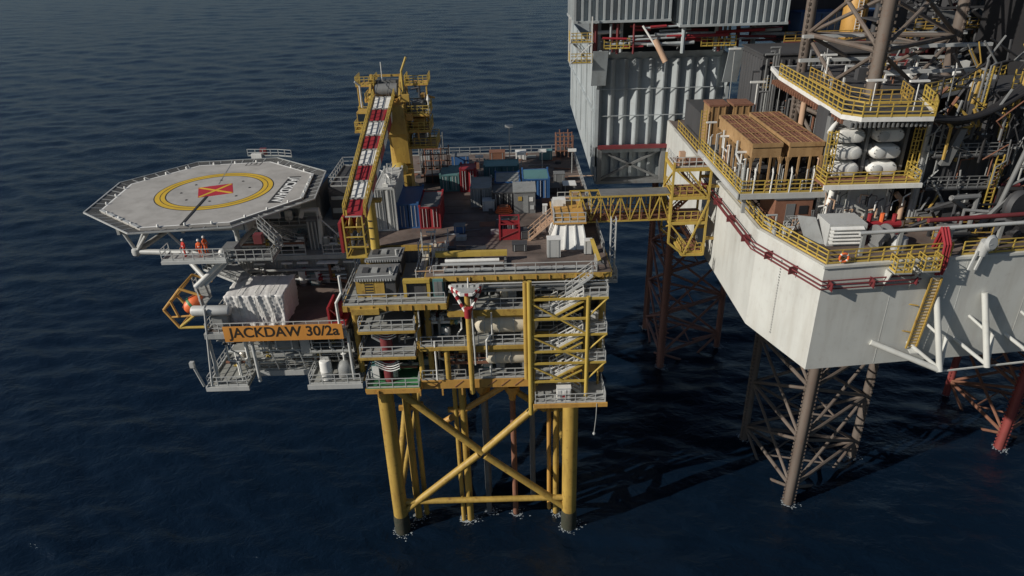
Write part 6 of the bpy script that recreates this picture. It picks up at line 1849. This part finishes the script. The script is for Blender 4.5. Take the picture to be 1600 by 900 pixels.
def drill_floor():
    for x0, x1, y0, y1, zb, lab in ((9.0, 21.8, 97.5, 108, 53.6, 'ribbed pale grey wind wall box above the red pipes, over the left of the cantilever'), (22.6, 36.6, 96.0, 110, 53.0, 'wider ribbed pale grey wind wall box reaching towards the brown leg')):
        T = thing('wind_wall', lab, 'wind wall', ((x0 + x1) / 2, (y0 + y1) / 2, zb))
        MB().box(x0 + .4, x1 - .4, y0 + .6, y1, zb + .3, zb + 9).build('core', 'plate', T)
        MB().box(x0, x1, y0, y1, zb, zb + .3).build('floor_frame', 'plate', T)
        n = int((x1 - x0) / .95)
        for i in range(n + 1):
            x = x0 + .2 + (x1 - x0 - .4) * i / n
            MB().box(x - .14, x + .14, y0 + .1, y0 + .6, zb + .3, zb + 9).build('rib', 'plate', T)
        for i in range(8):
            y = y0 + 1 + i * (y1 - y0 - 2) / 7
            MB().box(x0 + .05, x0 + .4, y - .14, y + .14, zb + .3, zb + 9).build('rib', 'plate', T)
    T = thing('corner_gallery', 'yellow railed stair gallery hanging at the left end of the red pipes', 'gallery', (10, 98, 49))
    for x in (8.6, 11.4):
        for y in (97.0, 99.6):
            MB().bar((x, y, 48.6), (x, y, 54.5), .14).build('post', 'white', T)
    for z in (48.6, 51.2):
        f = MB().box(8.5, 11.6, 96.9, 99.8, z, z + .1).build('floor', 'galv', T)
        MB().rail([(11.5, 97, z + .1), (8.6, 97, z + .1), (8.6, 99.7, z + .1)], gap=.7, h=1.2, mids=(.35, .7), r=.06).build('floor_railing', 'yellow2', f)
    MB().stairs((11.0, 98.2, 48.8), (9.0, 98.2, 51.2), .9).build('stair_flight', 'galvl', T)
    MB().bar((8.6, 97, 48.7), (11.4, 97, 51.2), .12).build('brace', 'white', T)
drill_floor()
# dark stern block between the cantilever and the near leg, with pipes and lamps
def stern():
    T = thing('stern_block', 'dark steel deckhouse block behind the orange filter housings', 'deckhouse', (33, 92, 40))
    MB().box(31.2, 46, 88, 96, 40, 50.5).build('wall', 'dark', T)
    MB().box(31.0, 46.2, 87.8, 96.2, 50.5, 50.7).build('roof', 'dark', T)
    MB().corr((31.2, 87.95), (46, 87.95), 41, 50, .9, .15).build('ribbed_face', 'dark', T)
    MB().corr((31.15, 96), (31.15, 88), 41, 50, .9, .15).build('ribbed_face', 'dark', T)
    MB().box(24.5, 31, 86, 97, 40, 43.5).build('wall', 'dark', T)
    for z in (43.4, 46.8):
        MB().box(31, 45, 86.6, 87.9, z, z + .12).build('gallery', 'mid', T)
        MB().rail([(31.1, 86.7, z + .12), (45, 86.7, z + .12)], gap=1.2, mids=(.35, .7)).build('gallery_railing', 'galv' if z < 45 else 'yellow', T)
    rg = random.Random(8)
    for i in range(24):
        x = rg.uniform(29, 44); z = rg.uniform(43, 52)
        MB().path([(x, 86.3, 40.5), (x, 86.3, z), (x + rg.uniform(-1.5, 1.5), 86.3, z)], rg.uniform(.06, .16), 6).build('pipe', rg.choice(['mid', 'dark', 'galv', 'rust', 'mid']), T, True)
    for x, z in ((27, 51.6), (33, 49.4), (38, 52.2)):
        MB().box(x - .7, x + .7, 86.0, 86.3, z, z + .16).build('lamp', 'white', T)
        MB().tube((x, 86.2, 40), (x, 86.2, z), .05, 6).build('lamp_post', 'galv', T)
    # background stores beyond the near leg
    container('blue cargo container on the store deck behind the brown leg', 42.5, 100, 50.7, 6, 5.5, 3.2, 'blue')
    container('blue cargo container beside the other one, right of the brown leg', 50.5, 100, 50.7, 6, 6.0, 3.2, 'blue')
    B = thing('store_deck', 'maroon edged store deck carrying blue containers behind the brown leg', 'deck', (46, 100, 50))
    MB().box(36.7, 60, 97, 110, 50.2, 50.7).build('deck_plate', 'dark', B)
    MB().box(36.7, 60, 96.6, 97, 47.6, 50.7).build('deck_beam', 'maroon', B)
    MB().rail([(36.8, 97.1, 50.7), (59.8, 97.1, 50.7)], gap=1.4, h=1.2, mids=(.35, .7), r=.06).build('railing', 'yellow', B)
    for x in (37.5, 44, 52, 59):
        MB().box(x - .4, x + .4, 98, 99, 40, 50.2).build('post', 'dark', B)
    O = thing('orange_tank', 'upright orange tank with ladder behind the brown leg', 'tank', (46.3, 97.9, 50.7))
    MB().lathe([(1.5, 0), (1.55, .2), (1.55, 5.2), (1.2, 5.7), (.2, 5.9)], (46.4, 98.9, 50.7), n=20).build('shell', 'orange', O, True)
    ld = MB()
    for q in (-.3, .3):
        ld.bar((46.2 + q, 97.25, 50.8), (46.2 + q, 97.25, 55.6), .08)
    for k in range(13):
        ld.bar((45.9, 97.25, 51 + .36 * k), (46.5, 97.25, 51 + .36 * k), .06)
    ld.build('ladder', 'white', O)
stern()
# dark truss and machinery filling the stern beyond the gear house
def truss():
    T = thing('drill_derrick', 'dark lattice drilling derrick base with hanging pipes at the upper right', 'derrick', (52, 86, 50))
    X = (45.5, 58.5); Yv = (82.0, 92.0)
    for x in X:
        for y in Yv:
            MB().tube((x, y, 40), (x + (1 if x < 50 else -1) * 1.2, y, 80), .4, 10).build('corner_chord', 'dark', T, True)
    for k in range(9):
        z = 44 + 4 * k
        for y in Yv:
            MB().bar((X[0], y, z), (X[1], y, z), .22).build('girt', 'dark', T)
            MB().bar((X[0], y, z), ((X[0] + X[1]) / 2, y, z + 4), .18).build('diagonal', 'mid', T)
            MB().bar((X[1], y, z), ((X[0] + X[1]) / 2, y, z + 4), .18).build('diagonal', 'mid', T)
        for x in X:
            MB().bar((x, Yv[0], z), (x, Yv[1], z + 4), .18).build('diagonal', 'dark', T)
    for z in (48, 54, 60):
        p = MB().box(X[0] - 1, X[1] + 1, 80.5, 93, z - .15, z).build('platform', 'dark', T)
        MB().rail([(X[0] - .9, 80.6, z), (X[1] + .9, 80.6, z)], gap=1.1, mids=(.35, .7)).build('platform_railing', 'yellow' if z == 54 else 'mid', p)
    rg = random.Random(61)
    for i in range(70):
        x = rg.uniform(44, 60); y = rg.uniform(79, 90); z = rg.uniform(46, 60)
        MB().path([(x, y, z - rg.uniform(1, 5)), (x, y, z), (x + rg.uniform(-2, 2), y, z + rg.uniform(0, 1)), (x + rg.uniform(-2, 2), y, z + rg.uniform(1, 4))], rg.uniform(.06, .2), 6).build('pipe', rg.choice(['dark', 'mid', 'black', 'dark', 'grey', 'rust', 'maroon']), T, True)
    for i in range(14):
        x = rg.uniform(44, 58); y = rg.uniform(80, 90); z = rg.choice((48, 54, 50.7))
        MB().box(x - .7, x + .7, y, y + 1, z, z + rg.uniform(.8, 2.2)).build('machine_box', rg.choice(['dark', 'mid', 'black', 'blue', 'maroon']), T)
    A = thing('quarters_block', 'dark accommodation block at the right end of the rig', 'building', (66, 96, 40))
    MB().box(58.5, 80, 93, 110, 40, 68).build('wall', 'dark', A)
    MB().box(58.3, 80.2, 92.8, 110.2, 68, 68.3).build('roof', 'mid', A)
    for r_ in range(6):
        for c in range(7):
            w_ = MB().box(60 + 2.8 * c, 61.4 + 2.8 * c, 92.9, 93.05, 43 + 4 * r_, 44.4 + 4 * r_).build('window', 'glass', A)
    MB().box(36.7, 58.4, 104, 110, 50.7, 60).build('store_wall', 'dark', A)
truss()
# more pipework hung round the gear house and in front of the machinery block
def more_pipes():
    rg = random.Random(71)
    for i in range(60):
        x = rg.uniform(36.2, 46); z = rg.uniform(41, 50); y = rg.uniform(59.4, 61.2)
        MB().path([(x, y, z - rg.uniform(.5, 3)), (x, y, z), (x + rg.uniform(-1.2, 1.2), y + rg.uniform(-.3, .3), z + rg.uniform(-.3, .8)), (x + rg.uniform(-1.5, 1.5), y, z + rg.uniform(.5, 2.5))], rg.uniform(.04, .14), 6).build('deck_pipe', rg.choice(['dark', 'mid', 'black', 'galv', 'grey', 'yellow', 'rust', 'dark']), HULL, True)
    for i in range(40):
        x = rg.uniform(28.4, 35.6); z = rg.uniform(40.2, 43.6); y = rg.uniform(59.8, 60.7)
        MB().path([(x, y, z - .8), (x, y, z), (x + rg.uniform(-.8, .8), y, z + rg.uniform(-.2, .5))], rg.uniform(.03, .09), 6).build('deck_pipe', rg.choice(['galv', 'mid', 'white', 'dark', 'tan']), HULL, True)
    for i in range(46):
        x = rg.uniform(21.2, 28.2); y = rg.uniform(60.9, 61.0) if i % 2 else rg.uniform(61, 74)
        x = x if i % 2 else rg.uniform(20.95, 21.5)
        h = rg.uniform(.8, 3.2)
        MB().path([(x, y, 42.9), (x, y, 42.9 + h), (x + rg.uniform(-.2, .5), y + rg.uniform(-.1, .8), 42.9 + h * rg.uniform(.8, 1.1))], rg.uniform(.03, .08), 6).build('deck_pipe', rg.choice(['galvl', 'galv', 'white', 'mid', 'tan']), HULL, True)
more_pipes()
# foam and wash round everything that stands in the water
def sea_foam():
    rg = random.Random(19)
    mb = MB()
    spots = [(-14.1, 63.2, .9), (6.1, 63.2, .9), (-12.3, 65, .45), (-6.7, 64.4, .3), (-5.9, 64.6, .45), (4.7, 65.8, .4), (-3.6, 66, .35), (-.3, 65.7, .35), (33.9, 66, .6), (32, 78.2, .6), (45.6, 74.4, .6), (24, 97.3, .55), (23.9, 109.8, .55), (35, 103.2, .55), (66, 75, .55), (65.8, 87.5, .55)]
    for x, y, r in spots:
        for k in range(90):
            a = rg.uniform(0, 6.283); q = r + abs(rg.gauss(0, .3)) + .01
            px, py = x + q * math.cos(a) + .5 * max(0, q - r), y + q * math.sin(a)
            s_ = rg.uniform(.02, .085)
            z = wave_z(px, py) + .015
            n = 6
            pts = [(px + s_ * rg.uniform(.5, 1.3) * math.cos(6.283 * i / n) * 1.5, py + s_ * rg.uniform(.5, 1.3) * math.sin(6.283 * i / n), z) for i in range(n)]
            m = len(mb.v)
            mb.add(pts + [(px, py, z + .02)], [(i, (i + 1) % n, n) for i in range(n)])
    o = mb.build('sea_foam', 'foam')
    o['kind'] = 'stuff'
    o['label'] = 'thin white foam washing round the legs at the waterline'
    o['category'] = 'foam'
sea_foam()
